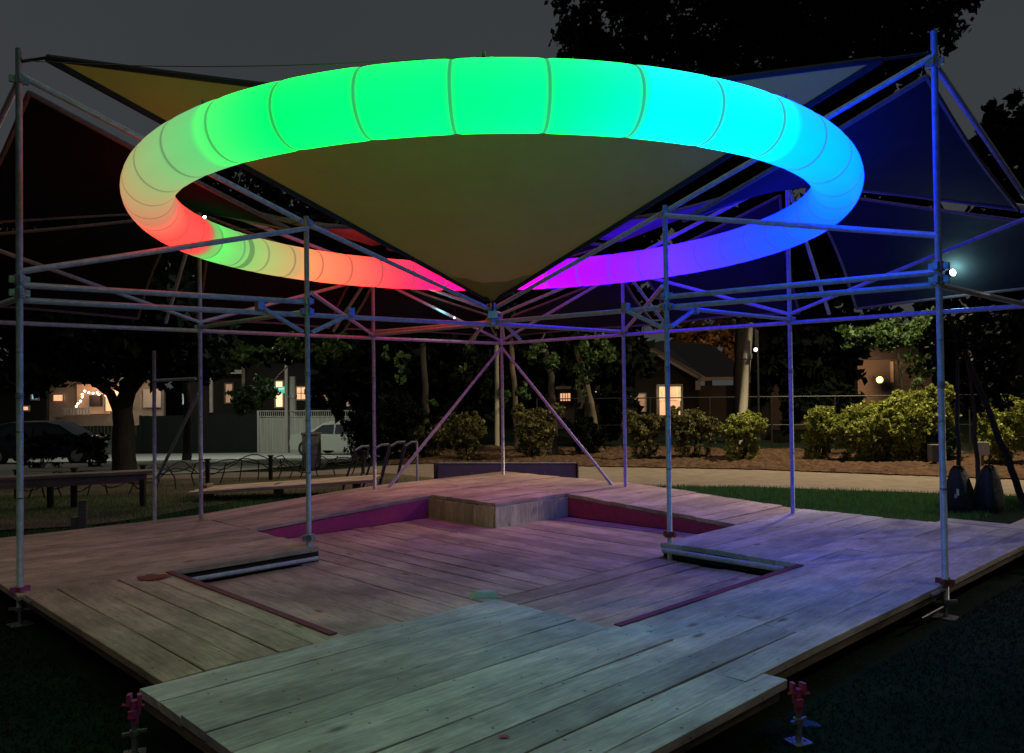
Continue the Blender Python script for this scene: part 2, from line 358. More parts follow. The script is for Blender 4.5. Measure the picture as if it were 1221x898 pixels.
# step block with vertical boards
bk=MB(); ZB=.385
planks(bk,2.03,2.534,2.03,2.534,'x',lambda x,y:ZB,.126)
blk=bk.build('step_block',M['pit'],stage)
fb=MB()
def vboards(mb,p0,p1,z0,z1,n,th=.02):
    for k in range(n):
        a=p0.lerp(p1,(k+.012)/n); b=p0.lerp(p1,(k+.988)/n); nrm=(p1-p0).normalized().cross(Vector((0,0,1)))*-1
        t=random.random(); uo=random.uniform(0,40)
        zz0,zz1=(z0 if not callable(z0) else z0(k/n)),(z1 if not callable(z1) else z1((k+.5)/n))
        vs=[a,b,b+nrm*-th,a+nrm*-th]; vv=[Vector((v.x,v.y,zz0)) for v in vs]+[Vector((v.x,v.y,zz1)) for v in vs]
        w=(b-a).length
        uv=[(uo,0),(uo,w),(uo,w),(uo,0),(uo+zz1-zz0,0),(uo+zz1-zz0,w),(uo+zz1-zz0,w),(uo+zz1-zz0,0)]
        mb.add(vv,[(0,1,5,4),(1,2,6,5),(2,3,7,6),(3,0,4,7),(4,5,6,7),(3,2,1,0)],t,uv)
vboards(fb,g(2.022,2.535),g(2.022,2.03),ZP,ZB-.042,7); vboards(fb,g(2.0145,2.022),g(2.535,2.022),ZP,ZB-.042,7)
fb.build('block_facing',M['cedar'],stage)
def riser(p0,p1,zt0,zt1):
    mb=MB(); n=12; vs=[];fs=[]
    for i in range(n+1):
        p=p0.lerp(p1,i/n); zt=zt0+(zt1-zt0)*i/n
        vs+= [(p.x,p.y,ZP),(p.x,p.y,ZP+(zt-ZP)*.55),(p.x,p.y,zt)]
    for i in range(n): fs+= [(3*i,3*i+3,3*i+4,3*i+1),(3*i+1,3*i+4,3*i+5,3*i+2)]
    mb.add(vs,fs); return mb.build('painted_riser',M['purple'],stage)
riser(g(1.02,2.53),g(2.025,2.53),ZD-.042,ZB-.047); r2=riser(g(2.53,1.03),g(2.53,2.025),ZD-.042,ZB-.047); r2.data.materials[0]=M['red']
# red painted edges of the pit
for a,b in ((g(.428,.9),g(.428,1.93)),(g(.97,.437),g(1.95,.437))):
    mb=MB(); d=(b-a).normalized(); nrm=d.cross(Vector((0,0,1))); c=(a+b)/2; mb.box((c.x,c.y,ZD+.004),((b-a).length,.055,.008),ax=(d,nrm,Vector((0,0,1)))); mb.build('red_edge_strip',M['stripe'],stage)
# fascia / joists under the edges
js=MB()
def joist(a,b,z0,z1,th=.045):
    d=(b-a).normalized(); nrm=d.cross(Vector((0,0,1))); c=(a+b)/2
    js.box((c.x,c.y,(z0+z1)/2),((b-a).length,th,z1-z0),ax=(d,nrm,Vector((0,0,1))),col=random.random())
joist(g(.93,.018),g(3.15,.018),.15,.2095); joist(g(-.03,-.035),g(.895,-.035),.15,.2095); joist(g(-.035,-.01),g(-.035,.86),.15,.2095); joist(g(.018,.89),g(.018,3.1),.15,.2095)

joist(g(.44,.9),g(.44,1.95),0.0,.2095,.02); joist(g(.97,.44),g(1.96,.44),0.0,.2095,.02)
js.build('edge_joist',M['edgewood'],stage)
js=MB(); joist(g(.46,1.985),g(1.03,1.985),ZP+.0,.2095,.03); js.build('slot_shade_strip',M['hem'],stage); js=MB(); joist(g(2.005,.47),g(2.005,1.03),ZP,.2095,.03); js.build('slot_shade_strip',M['hem'],stage)  # black strips stand in for the shade inside the deck slots
jl=MB()
def joist2(a,b):
    d=(b-a).normalized(); nrm=d.cross(Vector((0,0,1))); c=(a+b)/2
    jl.box((c.x,c.y,.03),((b-a).length,.05,.05),ax=(d,nrm,Vector((0,0,1))))
for q in (.6,1.3,1.7,2.2): joist2(g(q,.3),g(q,3.1))
jl.build('sleeper',M['edgewood'],stage)
# paint stains on the boards
def stain(px,py,z,r,mt,nm):
    i=0; p=at(px,py,1); t=(z-EYE)/(p.z-EYE); c=Vector((p.x*t,p.y*t,z)); mb=MB(); n=22; vs=[(c.x,c.y,z)]
    for k in range(n):
        q=2*math.pi*k/n; rr=r*(.7+.5*random.random()); vs.append((c.x+rr*math.cos(q)*1.3,c.y+rr*math.sin(q),z))
    mb.add(vs,[(0,1+k,1+(k+1)%n) for k in range(n)]); return mb.build(nm,mt,stage)
stain(182,688,ZD+.006,.11,M['redpaint2'],'paint_stain'); stain(601,878,ZD+.006,.018,M['pink'],'paint_stain')
# offcut on the boards
o=MB(); c=g(.93,.9,ZD+.03); vs=[(-.10,-.045,-.03),(.10,-.045,-.03),(.10,.05,-.03),(-.10,.05,-.03),(-.05,-.03,.02),(.085,-.035,.015),(.06,.04,.012),(-.06,.04,.02)]
rzm=Matrix.Rotation(.25,3,'Z'); o.add([rzm@Vector(v)+c for v in vs],[(3,2,1,0),(4,5,6,7),(0,1,5,4),(1,2,6,5),(2,3,7,6),(3,0,4,7)])
single(o.build('wood_offcut',M['offwhite'],bevel=.006,loc=c),'small pale wedge-shaped offcut lying where the plank directions meet in the middle of the stage','offcut')

# ------------------------------------------------------------------ scaffold
scaf=thing('scaffold','galvanised tube scaffold of posts, ledgers and braces standing round the wooden stage','scaffold',g(1.5,1.5,0))
R_=.0242
def ptube(a,b,nm,r=R_,mt=None,ends=True):
    mb=MB(); a=Vector(a);b=Vector(b); mb.tube([a,a.lerp(b,.5),b],r,12); return mb.build(nm,mt or M['steel'],scaf,smooth=False)
def collar(parent,p,r=.04,h=.07,mt=None,nm='coupler',lugs=True):
    mb=MB(); p=Vector(p); mb.tube([p-Vector((0,0,h/2)),p+Vector((0,0,h/2))],r,10)
    if lugs:
        for d in (EX,EY,-EX,-EY): mb.box(p+d*(r+.012),(.035,.028,.05),ax=(d,d.cross(Vector((0,0,1))),Vector((0,0,1))))
    return mb.build(nm,mt or M['clamp'],parent)
ZH=4.2; ZM=3.38; ZL=2.5
posts={'A':(0,2,4.36,0),'C':(1,2,3.42,.05),'B':(1,3,4.06,0),'D':(2,3,3.45,0),'E':(3,3,2.96,.36),'F':(3,2,3.45,0),'G':(2,1,3.47,.05),'H':(3,1,4.28,0),'I':(2,0,4.36,0),'J':(3,0,3.5,0),'K':(0,3,3.5,0)}
for k,(i,j,zt,zb) in posts.items():
    b=g(i,j,zb); mb=MB(); n=6
    lean=Vector((0,0,0))
    mb.tube([g(i,j,zb+(.12 if zb==0 else 0)),g(i,j,zt*.5),g(i,j,zt)],R_,14)
    po=mb.build('post',M['steel'],scaf,smooth=True)
    for z in ([ZL,ZL+.1] if k in 'AICG' else [ZL]): collar(po,g(i,j,z))
    collar(po,g(i,j,1.72 if k in 'AI' else 1.9),.0275,.05,lugs=False,nm='joint_ring')
    for z in (.95,1.45,2.05): collar(po,g(i,j,z),.0262,.012,lugs=False,nm='joint_ring')
    if zt>3: collar(po,g(i,j,min(zt-.06,ZM if k in 'CGDFJK' else 4.12 if k!='B' else 3.95)),.036,.06)
    if zb==0:
        mb=MB(); mb.tube([g(i,j,.008),g(i,j,.2)],.017,8); mb.box(g(i,j,.004),(.15,.15,.008),rz=ANG)
        mb.box(g(i,j,.12),(.17,.02,.02),rz=0); mb.tube([g(i,j,.105),g(i,j,.135)],.032,8)
        mb.build('base_jack',M['clamp'],po)
    if k in 'AI':
        collar(po,g(i,j,.262),.036,.045,M['redpaint2'] if k=='I' else M['pink'],'red_collar',lugs=True)
        mb=MB(); mb.tube([g(i,j,.215),g(i+(.0 if k=='A' else -.12),j+(-.12 if k=='A' else 0),.215)],.015,8); mb.build('spigot',M['clamp'],po)
for k in 'CG':
    i,j,zt,zb=posts[k]; collar(scaf,g(i,j,.33),.034,.05,M['redpaint2'] if k=='G' else M['clamp'],'red_collar' if k=='G' else 'coupler')
P22=lambda z:g(2,2,z)
# ledgers
ptube(g(0,2,ZL+.06),g(1,2,ZL+.09),'ledger'); ptube(g(0,2.02,ZL-.05),g(3,2.02,ZL+.01),'ledger')
ptube(g(2,0,ZL+.06),g(2,1,ZL+.09),'ledger'); ptube(g(2.02,0,ZL-.03),g(2.02,3,ZL+.05),'ledger')
for a,b in (((0,3),(1,3)),((1,3),(2,3)),((2,3),(3,3)),((3,3),(3,2)),((3,2),(3,1)),((3,1),(3,0)),((3,0),(2,0)),((0,3),(0,2))):
    ptube(g(*a,2.46),g(*b,2.46),'ledger')
for a,b in (((1,3),(1,2)),((3,1),(2,1)),((2,3),(2,2)),((3,2),(2,2))):
    ptube(g(*a,2.5),g(*b,2.5),'ledger',.0225)
# base ledgers seen in the open slots of the deck
ptube(g(.47,1.915,.165),g(.99,1.915,.165),'ledger',.019); ptube(g(1.94,.49,.20),g(1.94,.99,.20),'ledger')
ptube(g(2,0,.09),g(1.8,.0,.09),'ledger',.011,M['black']); ptube(g(0,2,.09),g(.2,1.8,.09),'ledger',.011,M['black'])
# sloping top tubes that carry the sails
def slope(a,b,c): 
    ptube(a,b,'ledger'); ptube(b,c,'ledger')
slope(g(0,2.01,4.17),g(1,2.01,3.36),g(2,2.01,2.66)); slope(g(2.01,0,4.19),g(2.01,1,3.42),g(2.01,2,2.68))
slope(g(3,1,4.17),g(3,2,3.45),g(3,3,2.93)); slope(g(1,3,3.97),g(2,3,3.42),g(3,3,2.93))
ptube(g(3,1,4.1),g(3,0,3.4),'ledger'); ptube(g(2,0,4.12),g(3,0,3.45),'ledger'); ptube(g(1,3,3.9),g(0,3,3.45),'ledger'); ptube(g(0,2,4.12),g(0,3,3.45),'ledger')
# rails from the tall posts to the tops of the short ones
ptube(g(0,2,2.66),g(1,1.99,3.30),'ledger'); ptube(g(2,0,2.83),g(1.99,1,3.37),'ledger')
# braces
for a,b in ((g(0,3,3.3),g(1,3,2.56)),(g(1,3,2.56),g(2,3,3.3)),(g(2,3,3.3),g(3,3,2.5)),(g(3,0,3.3),g(3,1,2.56)),(g(3,1,2.56),g(3,2,3.35)),(g(3,2,3.35),g(3,3,2.5)),
            (g(2,3,2.5),g(1.05,2.05,2.7)),(g(3,2,2.5),g(2.05,1.05,2.72)),(g(3,3,2.4),g(2.04,3,.25)),(g(3,3,2.4),g(3,2.04,.25)),
            (g(1.02,2,2.3),g(1.2,2,2.5)),(g(.98,2,2.3),g(.8,2,2.52)),(g(2,1.02,2.3),g(2,1.2,2.5)),(g(2,.98,2.3),g(2.2,1,2.5)),
            (g(2,2,2.62),g(2.12,2.3,2.35)),(g(2,2,2.62),g(2.3,2.12,2.35)),
            (g(3,1,4.1),g(3.42,1,2.62)),(g(3,2,3.4),g(3.42,2,2.62)),(g(1,3,3.9),g(1,3.42,2.62)),(g(2,3,3.4),g(2,3.42,2.62)),(g(3,3,2.9),g(3.38,3.38,2.62))):
    ptube(a,b,'brace',.0215)
cp=MB(); p=P22(2.6); cp.tube([p-Vector((0,0,.12)),p+Vector((0,0,.14))],.035,10); cp.box(p,(.11,.11,.08)); cp.build('coupler',M['steel'],scaf)
for p in (g(2,2.0,2.56),g(1.2,2,2.52),g(.8,2,2.53),g(2,1.2,2.53),g(2.2,1,2.5)): 
    mb=MB(); mb.box(p,(.07,.07,.09),rz=ANG); mb.build('coupler',M['clamp'],scaf,bevel=.008)
# loose extra post and stub rail outside at left
xp=thing('scaffold_prop','short free scaffold post with stub rail and slanting brace on the lawn at left','scaffold post',(at(184,500,10.9).x,10.9,0))
q=at(184,500,10.9); mb=MB(); mb.tube([(q.x,q.y,0),(q.x,q.y,2.3)],R_,12); mb.build('post',M['steel'],xp,smooth=True)
bb=g(1,3,0); mb=MB(); mb.tube([(q.x,q.y,1.9),(bb.x-.05,bb.y,1.9)],.02,10); mb.build('rail',M['steel'],xp)
mb=MB(); mb.tube([(q.x+.04,q.y,.62),(bb.x-.06,bb.y+.1,1.72)],.02,10); mb.build('brace',M['steel'],xp)
mb=MB(); mb.box((q.x,q.y,.006),(.15,.15,.01)); mb.build('base_plate',M['clamp'],xp)

# screw jacks with pink paint at the front corners of the stage
def jack(p,label,cloth=False):
    t=thing('screw_jack',label,'screw jack',(p.x,p.y,0),'screw jacks under the stage corners')
    mb=MB(); mb.tube([(p.x,p.y,.01),(p.x,p.y,.2)],.016,8); mb.build('screw',M['clamp'],t)
    mb=MB(); mb.box((p.x,p.y,.006),(.10,.10,.008),rz=.4); mb.build('base_plate',M['clamp'],t)
    mb=MB(); mb.tube([(p.x,p.y,.095),(p.x,p.y,.12)],.024,8); mb.box((p.x,p.y,.107),(.11,.014,.014),rz=.6); mb.build('wing_nut',M['clamp'],t)
    mb=MB(); mb.tube([(p.x,p.y,.15),(p.x,p.y,.26)],.019,10)
    for s in(-1,1):
        mb.box((p.x+s*.024,p.y,.262),(.018,.036,.055),rz=.3+s*.2); mb.box((p.x,p.y+s*.024,.2),(.036,.018,.035),rz=.3); mb.tube([(p.x+s*.03,p.y-.01,.235),(p.x+s*.05,p.y-.02,.245)],.007,6)
    mb.build('head_clamp',M['pink'],t)
    return t
jack(g(-.085,.795),'pink painted screw jack under the left front corner of the stage')
jack(g(.865,-.10),'pink painted screw jack beside a blue cloth under the right front corner of the stage')
# blue cloth
def lump(name,c,sz,mt,seed,lab,cat):
    R=random.Random(seed); vs=[];fs=[];n=14;m=8
    for i in range(m+1):
        th=math.pi/2*i/m
        for k in range(n):
            q=2*math.pi*k/n; rr=(1+.25*math.sin(3*q+seed)+R.uniform(-.12,.12))*math.cos(th)
            vs.append((c[0]+sz[0]*rr*math.cos(q),c[1]+sz[1]*rr*math.sin(q),c[2]+sz[2]*math.sin(th)*(1+R.uniform(-.1,.1))))
    for i in range(m):
        for k in range(n): fs.append((i*n+k,i*n+(k+1)%n,(i+1)*n+(k+1)%n,(i+1)*n+k))
    mb=MB();mb.add(vs,fs);o=mb.build(name,mt,smooth=True,loc=c); return tag(o,lab,cat)
pc=at(950,868,1);tt=-EYE/(pc.z-EYE); lump('cloth',(pc.x*tt+.07,pc.y*tt+.02,0),(.05,.04,.025),M['bluecloth'],3,'crumpled bright blue cloth on the dark turf by the right front stage corner','cloth')
pc=at(832,884,1);tt=(.1-EYE)/(pc.z-EYE); lump('plastic_cap',(pc.x*tt,pc.y*tt-.02,.13),(.035,.03,.03),M['offwhite'],5,'small off white cap against the front right edge of the stage','cap')

# ------------------------------------------------------------------ sails
def sailmesh(c,bulge,mb,n=40,sag=0.0):
    # c: four corners in order, bulge: inward curve of each edge as share of the span
    c=[Vector(p) for p in c]; cen=sum(c,Vector())/4
    def edge(k,t):
        a,b=c[k],c[(k+1)%4]; p=a.lerp(b,t); return p+(cen-p)*bulge[k]*math.sin(math.pi*t)
    vs=[];fs=[]
    for i in range(n+1):
        u=i/n
        for j in range(n+1):
            v=j/n
            e0=edge(0,u); e2=edge(2,1-u); e3=edge(3,1-v); e1=edge(1,v)
            p=(1-v)*e0+v*e2+(1-u)*e3+u*e1-((1-u)*(1-v)*c[0]+u*(1-v)*c[1]+u*v*c[2]+(1-u)*v*c[3])
            rp=sum(math.exp(-5.5*math.hypot(u-a_,v-b_))*math.sin(26*math.atan2(abs(v-b_)+1e-4,abs(u-a_)+1e-4)) for a_ in(0,1) for b_ in(0,1)); p=p-Vector((0,0,sag*16*u*(1-u)*v*(1-v)-.02*rp*min(1,30*u*(1-u)*v*(1-v)))); vs.append(p)
    for i in range(n):
        for j in range(n):
            q=i*(n+1)+j; fs.append((q,q+n+1,q+n+2,q+1))
    mb.add(vs,fs)
    return edge
def hemtube(pts,w,mb):
    # flat webbing band, 2 w wide, along pts
    mb.tube(pts,w,6)
def sail(label,corners,bulge,mt,hem,hw=.022,sag=.0,group=None,tips=None):
    cen=sum((Vector(p) for p in corners),Vector())/4
    t=thing('shade_sail',label,'shade sail',cen,group)
    mb=MB(); edge=sailmesh(corners,bulge,mb,sag=sag); mb.build('cloth',mt,t,smooth=True)
    for k in range(4):
        if (Vector(corners[k])-Vector(corners[(k+1)%4])).length<.1: continue
        mb=MB(); hemtube([edge(k,i/16) for i in range(17)],hw,mb); mb.build('hem',hem,t)
    if tips:
        for a,b in tips:
            mb=MB(); mb.tube([a,b],.008,6); mb.build('tie_rope',M['hem'],t)
    return t
# main sail: triangle written as a quad with a short bottom edge
A1=g(.06,2.0-.07,4.28); I1=g(1.9,.12,4.17); PL=P22(2.76)+Vector((-.02,-.1,0)); PR=P22(2.76)+Vector((.02,-.1,0))
def mainsail():
    t=thing('shade_sail','large sand coloured triangular sail hanging point down inside the glowing ring','shade sail',P22(3.4))
    n=70; vs=[];fs=[]
    def top(u):
        p=A1.lerp(I1,u); q=P22(2.74); return p+(q-p)*.115*math.sin(math.pi*u)
    Pp=P22(2.74)+Vector((0,-.12,0))
    def pt(u,v):
        a=top(u); p=a.lerp(Pp,v)
        # slight inward scallop of the two sides
        p=p+(A1.lerp(I1,.5).lerp(Pp,v)-p)*.0*math.sin(math.pi*v)
        rp=sum(math.exp(-6*math.hypot(u-a_,v))*math.sin(22*math.atan2(v+1e-4,abs(u-a_)+1e-4)) for a_ in(0,1))+1.2*math.exp(-4*(1-v))*math.sin(u*20)+.25*math.sin(u*9+v*4)
        return p-Vector((0,0,.10*math.sin(math.pi*v)*math.sin(math.pi*u)+.016*rp*min(1,12*u*(1-u))))
    for i in range(n+1):
        for j in range(n+1): vs.append(pt(i/n,j/n*.985))
    for i in range(n):
        for j in range(n): q=i*(n+1)+j; fs.append((q,q+n+1,q+n+2,q+1))
    mb=MB(); mb.add(vs,fs); cloth=mb.build('cloth',M['sail'],t,smooth=True)
    # reinforced bottom corner
    mb=MB(); vs=[];fs=[];m=8
    for i in range(m+1):
        for j in range(m+1): vs.append(pt(i/m,.835+.15*j/m)+Vector((0,-.006,-.006)))
    for i in range(m):
        for j in range(m): q=i*(m+1)+j; fs.append((q,q+m+1,q+m+2,q+1))
    mb.add(vs,fs); mb.build('corner_patch',M['sail'],t,smooth=True)
    for e in (0,1):
        mb=MB(); mb.tube([pt(e,j/20*.985) for j in range(21)],.033,6); mb.build('hem',M['hem'],t)
    mb=MB(); mb.tube([top(j/30) for j in range(31)],.026,6); mb.build('hem',M['hem'],t)
    for a,b in ((A1,g(0,2,4.26)),(I1,g(2,0,4.2)),(Pp,P22(2.62))):
        mb=MB(); mb.tube([a,b],.012,6); mb.build('tie_rope',M['hem'],t)
mainsail()
gr='outer shade sails stretched over the scaffold bays'
sail('dark sail filling the tall bay between the left post and the ring',[g(.04,2.05,4.08),g(.95,2.05,3.3),g(.97,2.95,3.85),g(.03,2.97,3.4)],[.02,.04,.05,.03],M['darksail'],M['hem2'],group=gr)
sail('deep blue lit sail hanging from the tall right post',[g(2.05,.04,4.08),g(2.05,.95,3.32),g(2.95,.97,4.08),g(2.97,.03,3.38)],[.02,.04,.05,.03],M['bluelitsail'],M['hem2'],group=gr)
sail('brownish green sail behind the left side of the ring, beside the sand coloured sail',[g(1.06,2.06,3.36),g(1.96,2.06,3.62),g(1.95,2.92,3.72),g(1.05,2.92,3.95)],[.05,.04,.05,.05],M['violetsail'],M['hem2'],group=gr)
sail('violet lit sail strip between the sand coloured sail and the right part of the ring',[g(2.06,1.06,3.42),g(2.06,1.96,3.62),g(2.92,1.95,3.72),g(2.92,1.05,4.06)],[.05,.04,.05,.05],M['violetsail'],M['hem2'],group=gr)
sail('dark sail over the rear middle bay, below the tip of the sand coloured sail',[g(2.06,2.06,3.62),g(2.94,2.06,3.7),g(2.94,2.94,3.45),g(2.06,2.94,3.7)],[.05,.05,.05,.05],M['darksail'],M['hem2'],group=gr)
Z0=2.66
for lab,c in (('dark outer sail sloping to the eaves at the right rear, from violet to blue',[g(3.06,1.07,4.0),g(3.06,1.94,3.42),g(3.4,1.96,Z0),g(3.42,1.16,Z0)]),
              ('dark blue outer sail right of the far right post, lit by a floodlight',[g(3.05,.04,3.3),g(3.05,.93,4.0),g(3.42,.86,Z0),g(3.5,-.6,Z0+.1)]),
              ('dark outer sail at the rear, just right of the centre post',[g(3.06,2.06,3.34),g(3.06,2.96,2.9),g(3.38,3.3,Z0),g(3.4,2.07,Z0)]),
              ('dark outer sail sloping to the left rear eaves behind the red part of the ring',[g(1.07,3.06,3.85),g(1.94,3.06,3.4),g(1.96,3.4,Z0),g(1.16,3.42,Z0)]),
              ('black outer sail at the far left below the crossing tubes',[g(.04,3.05,3.3),g(.93,3.05,3.82),g(.86,3.42,Z0),g(-.6,3.5,Z0+.1)]),
              ('dark outer sail at the rear, just left of the centre post',[g(2.06,3.06,3.34),g(2.96,3.06,2.9),g(3.3,3.38,Z0),g(2.07,3.4,Z0)])):
    sail(lab,c,[.03,.04,.06,.04],M['bluelitsail'] if 'right' in lab else M['darksail'],M['hem2'],.018,group=gr)

# ------------------------------------------------------------------ glowing ring
RC=Vector((-.13,7.717,3.267)); RA,RB,RR=2.911,3.418,.189
def ringc(t): return Vector((RC.x+RA*math.cos(t),RC.y+RB*math.sin(t),RC.z+.008*RA*math.cos(t)))
stops=[(-180,(240,84,74)),(-170,(240,88,76)),(-162,(228,120,92)),(-152,(206,150,104)),(-143,(184,172,112)),(-133,(150,196,122)),(-124,(112,218,126)),(-118,(60,240,122)),(-112,(0,248,122)),(-90,(0,255,150)),(-82,(0,255,172)),(-77,(0,252,208)),(-70,(0,250,242)),(-61,(0,238,255)),(-50,(0,214,255)),(-38,(0,186,255)),(-25,(5,150,255)),(-12,(10,118,255)),(5,(20,92,255)),(20,(52,78,255)),(32,(92,62,255)),(45,(130,55,255)),(58,(168,25,255)),(70,(205,0,255)),(85,(240,0,240)),(98,(255,0,205)),(108,(255,25,140)),(119,(254,72,92)),(130,(250,118,90)),(141,(240,152,98)),(149,(216,180,110)),(158,(180,205,112)),(166,(130,220,112)),(173,(112,224,108)),(176,(140,200,100)),(178.5,(236,90,76)),(180,(240,84,74))]
def s2l(c): c=c/255.; return c/12.92 if c<.04045 else ((c+.055)/1.055)**2.4
def ringcol(deg):
    for (a,ca),(b,cb) in zip(stops,stops[1:]):
        if a<=deg<=b:
            t=(deg-a)/(b-a) if b>a else 0; c=[s2l(x+(y-x)*t) for x,y in zip(ca,cb)]
            k=4.0 if c[1]>c[2] and c[1]>c[0] else (7.0 if c[1]>.5 else (2.4 if c[2]<.25 else (6.5 if c[0]>.5 else 10.0))); return [q*(1+ k*cl((q-.72)/.28)) for q in c]
    return [1,1,1]
ring=thing('inflatable_ring','huge inflatable glowing ring in rainbow colours hung level under the sails','inflatable ring',RC)
mb=MB(); NT=1680;NQ=36;NP=42
# arc length parametrisation so that the panels are equal
ts=[ -math.pi+2*math.pi*i/NT for i in range(NT)]
arc=[0]
for a,b in zip(ts,ts[1:]+[math.pi]): arc.append(arc[-1]+(ringc(b)-ringc(a)).length)
LT=arc[-1]; vs=[];fs=[];cols=[];uvs=[]
for i,t in enumerate(ts):
    c=ringc(t); tan=(ringc(t+.01)-ringc(t-.01)).normalized(); nrm=tan.cross(Vector((0,0,1))).normalized(); bi=nrm.cross(tan)
    s=(arc[i]/LT*NP+.83)%1; d=min(s,1-s); rr=RR*(1-.014*math.exp(-(d/.06)**2)+.004*math.sin(math.pi*s))
    cc=ringcol(math.degrees(t)); sk=.62*math.exp(-(d/.030)**2); cc=[q*(1-sk)/(1 if sk<.02 else max(1,1+(max(q,1)-1)*min(1,sk*2)))+.05*sk for q in cc]
    for k in range(NQ):
        q=2*math.pi*k/NQ; vs.append(c+(nrm*math.cos(q)+bi*math.sin(q))*rr); cols.append((*cc,1)); uvs.append((arc[i]/LT*NP+.83,k/NQ))
for i in range(NT):
    for k in range(NQ):
        i2=(i+1)%NT;k2=(k+1)%NQ; fs.append((i*NQ+k,i*NQ+k2,i2*NQ+k2,i2*NQ+k))
mb.add(vs,fs,uv=uvs)
m,nt,N,L,B=mat('glowing_ring_fabric')
at_=N.new('ShaderNodeAttribute'); at_.attribute_name='glow'; sm=N.new('ShaderNodeAttribute'); sm.attribute_name='seam'
nz=N.new('ShaderNodeTexNoise'); nz.inputs['Scale'].default_value=2.5; nz.inputs['Detail'].default_value=3
mr=N.new('ShaderNodeMapRange'); mr.inputs[3].default_value=.86; mr.inputs[4].default_value=1.1; L.new(nz.outputs['Fac'],mr.inputs[0])
mu=N.new('ShaderNodeMath'); mu.operation='MULTIPLY'; L.new(mr.outputs[0],mu.inputs[0]); L.new(sm.outputs['Fac'],mu.inputs[1])
L.new(at_.outputs['Color'],B.inputs['Emission Color']); L.new(mu.outputs[0],B.inputs['Emission Strength'])
B.inputs['Base Color'].default_value=(.06,.06,.06,1); B.inputs['Roughness'].default_value=.6; B.inputs['Specular IOR Level'].default_value=.1
tube=mb.build('tube',m,ring,smooth=True)
at2=tube.data.attributes.new('glow','FLOAT_COLOR','POINT'); at2.data.foreach_set('color',np.array(cols,dtype=np.float32).ravel())
sv=[]
for i in range(NT):
    s=(arc[i]/LT*NP+.83)%1; d=min(s,1-s); base=1.0
    deg=math.degrees(ts[i]); 
    if 162.2<deg<163.8: base*=.5
    for k in range(NQ):
        low=.5-.5*math.sin(2*math.pi*k/NQ)   # the lower side glows a little more evenly
        sv.append(base*(.90+.10*low))
at3=tube.data.attributes.new('seam','FLOAT','POINT'); at3.data.foreach_set('value',np.array(sv,dtype=np.float32))
M['tab']=basic('grey_tab',(.28,.27,.24),(.2,.19,.17),20,.7)
for t in (-90,-125,-52):
    c=ringc(math.radians(t)); tan=(ringc(math.radians(t+1))-ringc(math.radians(t-1))).normalized(); nrm=tan.cross(Vector((0,0,1))).normalized()
    mb=MB(); vs=[]; n=16; w=.055 if t==-90 else .05
    base=[]
    for k in range(n+1):
        q=math.pi*k/n; ph=math.radians(90)-math.sin(q)*.38*( -1 if nrm.y>0 else 1)*-1
        # half disc lying on the crown of the tube, on the side of the viewer
        side=-1 if nrm.y>0 else 1
        a=.20+math.sin(q)*.40
        p=c+tan*(w*math.cos(q))+(nrm*side*math.sin(a)+Vector((0,0,1))*math.cos(a))*(RR+.004)
        vs.append(p)
    ctr=c+(nrm*(-1 if nrm.y>0 else 1)*math.sin(.2)+Vector((0,0,1))*math.cos(.2))*(RR+.005); vs.append(ctr)
    mb.add(vs,[(k,k+1,n+1) for k in range(n)]); mb.tube([ctr,ctr+Vector((0,0,.03))],.012,8); mb.build('valve_flap',M['tab'],ring)
# thin cables holding the ring
ca=thing('support_cable','thin dark cables running from the scaffold tops to the crown of the glowing ring','cable',ringc(math.radians(-90)))
top=ringc(math.radians(-90))+Vector((0,0,RR+.02))
for a,b in ((g(0,2,4.27),top),(g(1,2,3.38),ringc(math.radians(168))+Vector((0,0,RR))),(g(2,1,3.4),ringc(math.radians(15))+Vector((0,0,RR))),(g(3,2,3.4),ringc(math.radians(60))+Vector((0,0,RR))),(g(2,3,3.4),ringc(math.radians(120))+Vector((0,0,RR)))):
    mb=MB(); mb.tube([a.lerp(b,i/8)-Vector((0,0,.05*math.sin(math.pi*i/8))) for i in range(9)],.0035,5); mb.build('wire',M['black'],ca)

# ------------------------------------------------------------------ lamps fixed to the scaffold
def lamp_body(name,p,label,cat,mt,r=.03,aim=Vector((0,-1,0))):
    t=thing(name,label,cat,p); aim=aim.normalized()
    mb=MB(); mb.tube([p+aim*.0,p-aim*.07,p-aim*.09],[r*1.25,r*1.15,r*.6],12); mb.build('housing',M['black'],t)
    mb=MB(); mb.tube([p+aim*.002,p+aim*.008],[r*1.05,r*.9],12); mb.build('lens',mt,t)
    mb=MB(); mb.tube([p-aim*.05,p-aim*.05+Vector((0,0,.12))],.008,6); mb.build('bracket',M['black'],t); return t
fp=at(1136,325,8.6); lamp_body('floodlight',fp,'small bright white floodlight right of the tall right post, at sail eave height','floodlight',M['floodlens'],.035,Vector((.2,-1,.1)))
fl=bpy.data.lights.new('floodlight_beam','POINT'); fl.energy=9; fl.color=(.45,.95,1); fl.shadow_soft_size=.04
lo=bpy.data.objects.new('floodlight_beam',fl); COL.objects.link(lo); lo.location=fp+Vector((.2,.35,.05))
p2=at(244,259,9.45); lamp_body('spotlight',p2,'tiny white spotlight just above the green patch at the left of the ring','spotlight',M['floodlens'],.018)
p3=at(541,378,10.6); lamp_body('spotlight',p3+Vector((0,.12,0)),'tiny spotlight left of the central coupler shining on the rear sail','spotlight',M['lampw'],.016)
fl=bpy.data.lights.new('spotlight_beam','POINT'); fl.energy=2.2; fl.color=(.3,.95,1); fl.shadow_soft_size=.03
lo=bpy.data.objects.new('spotlight_beam',fl); COL.objects.link(lo); lo.location=at(532,374,12.1)+Vector((0,0,0))

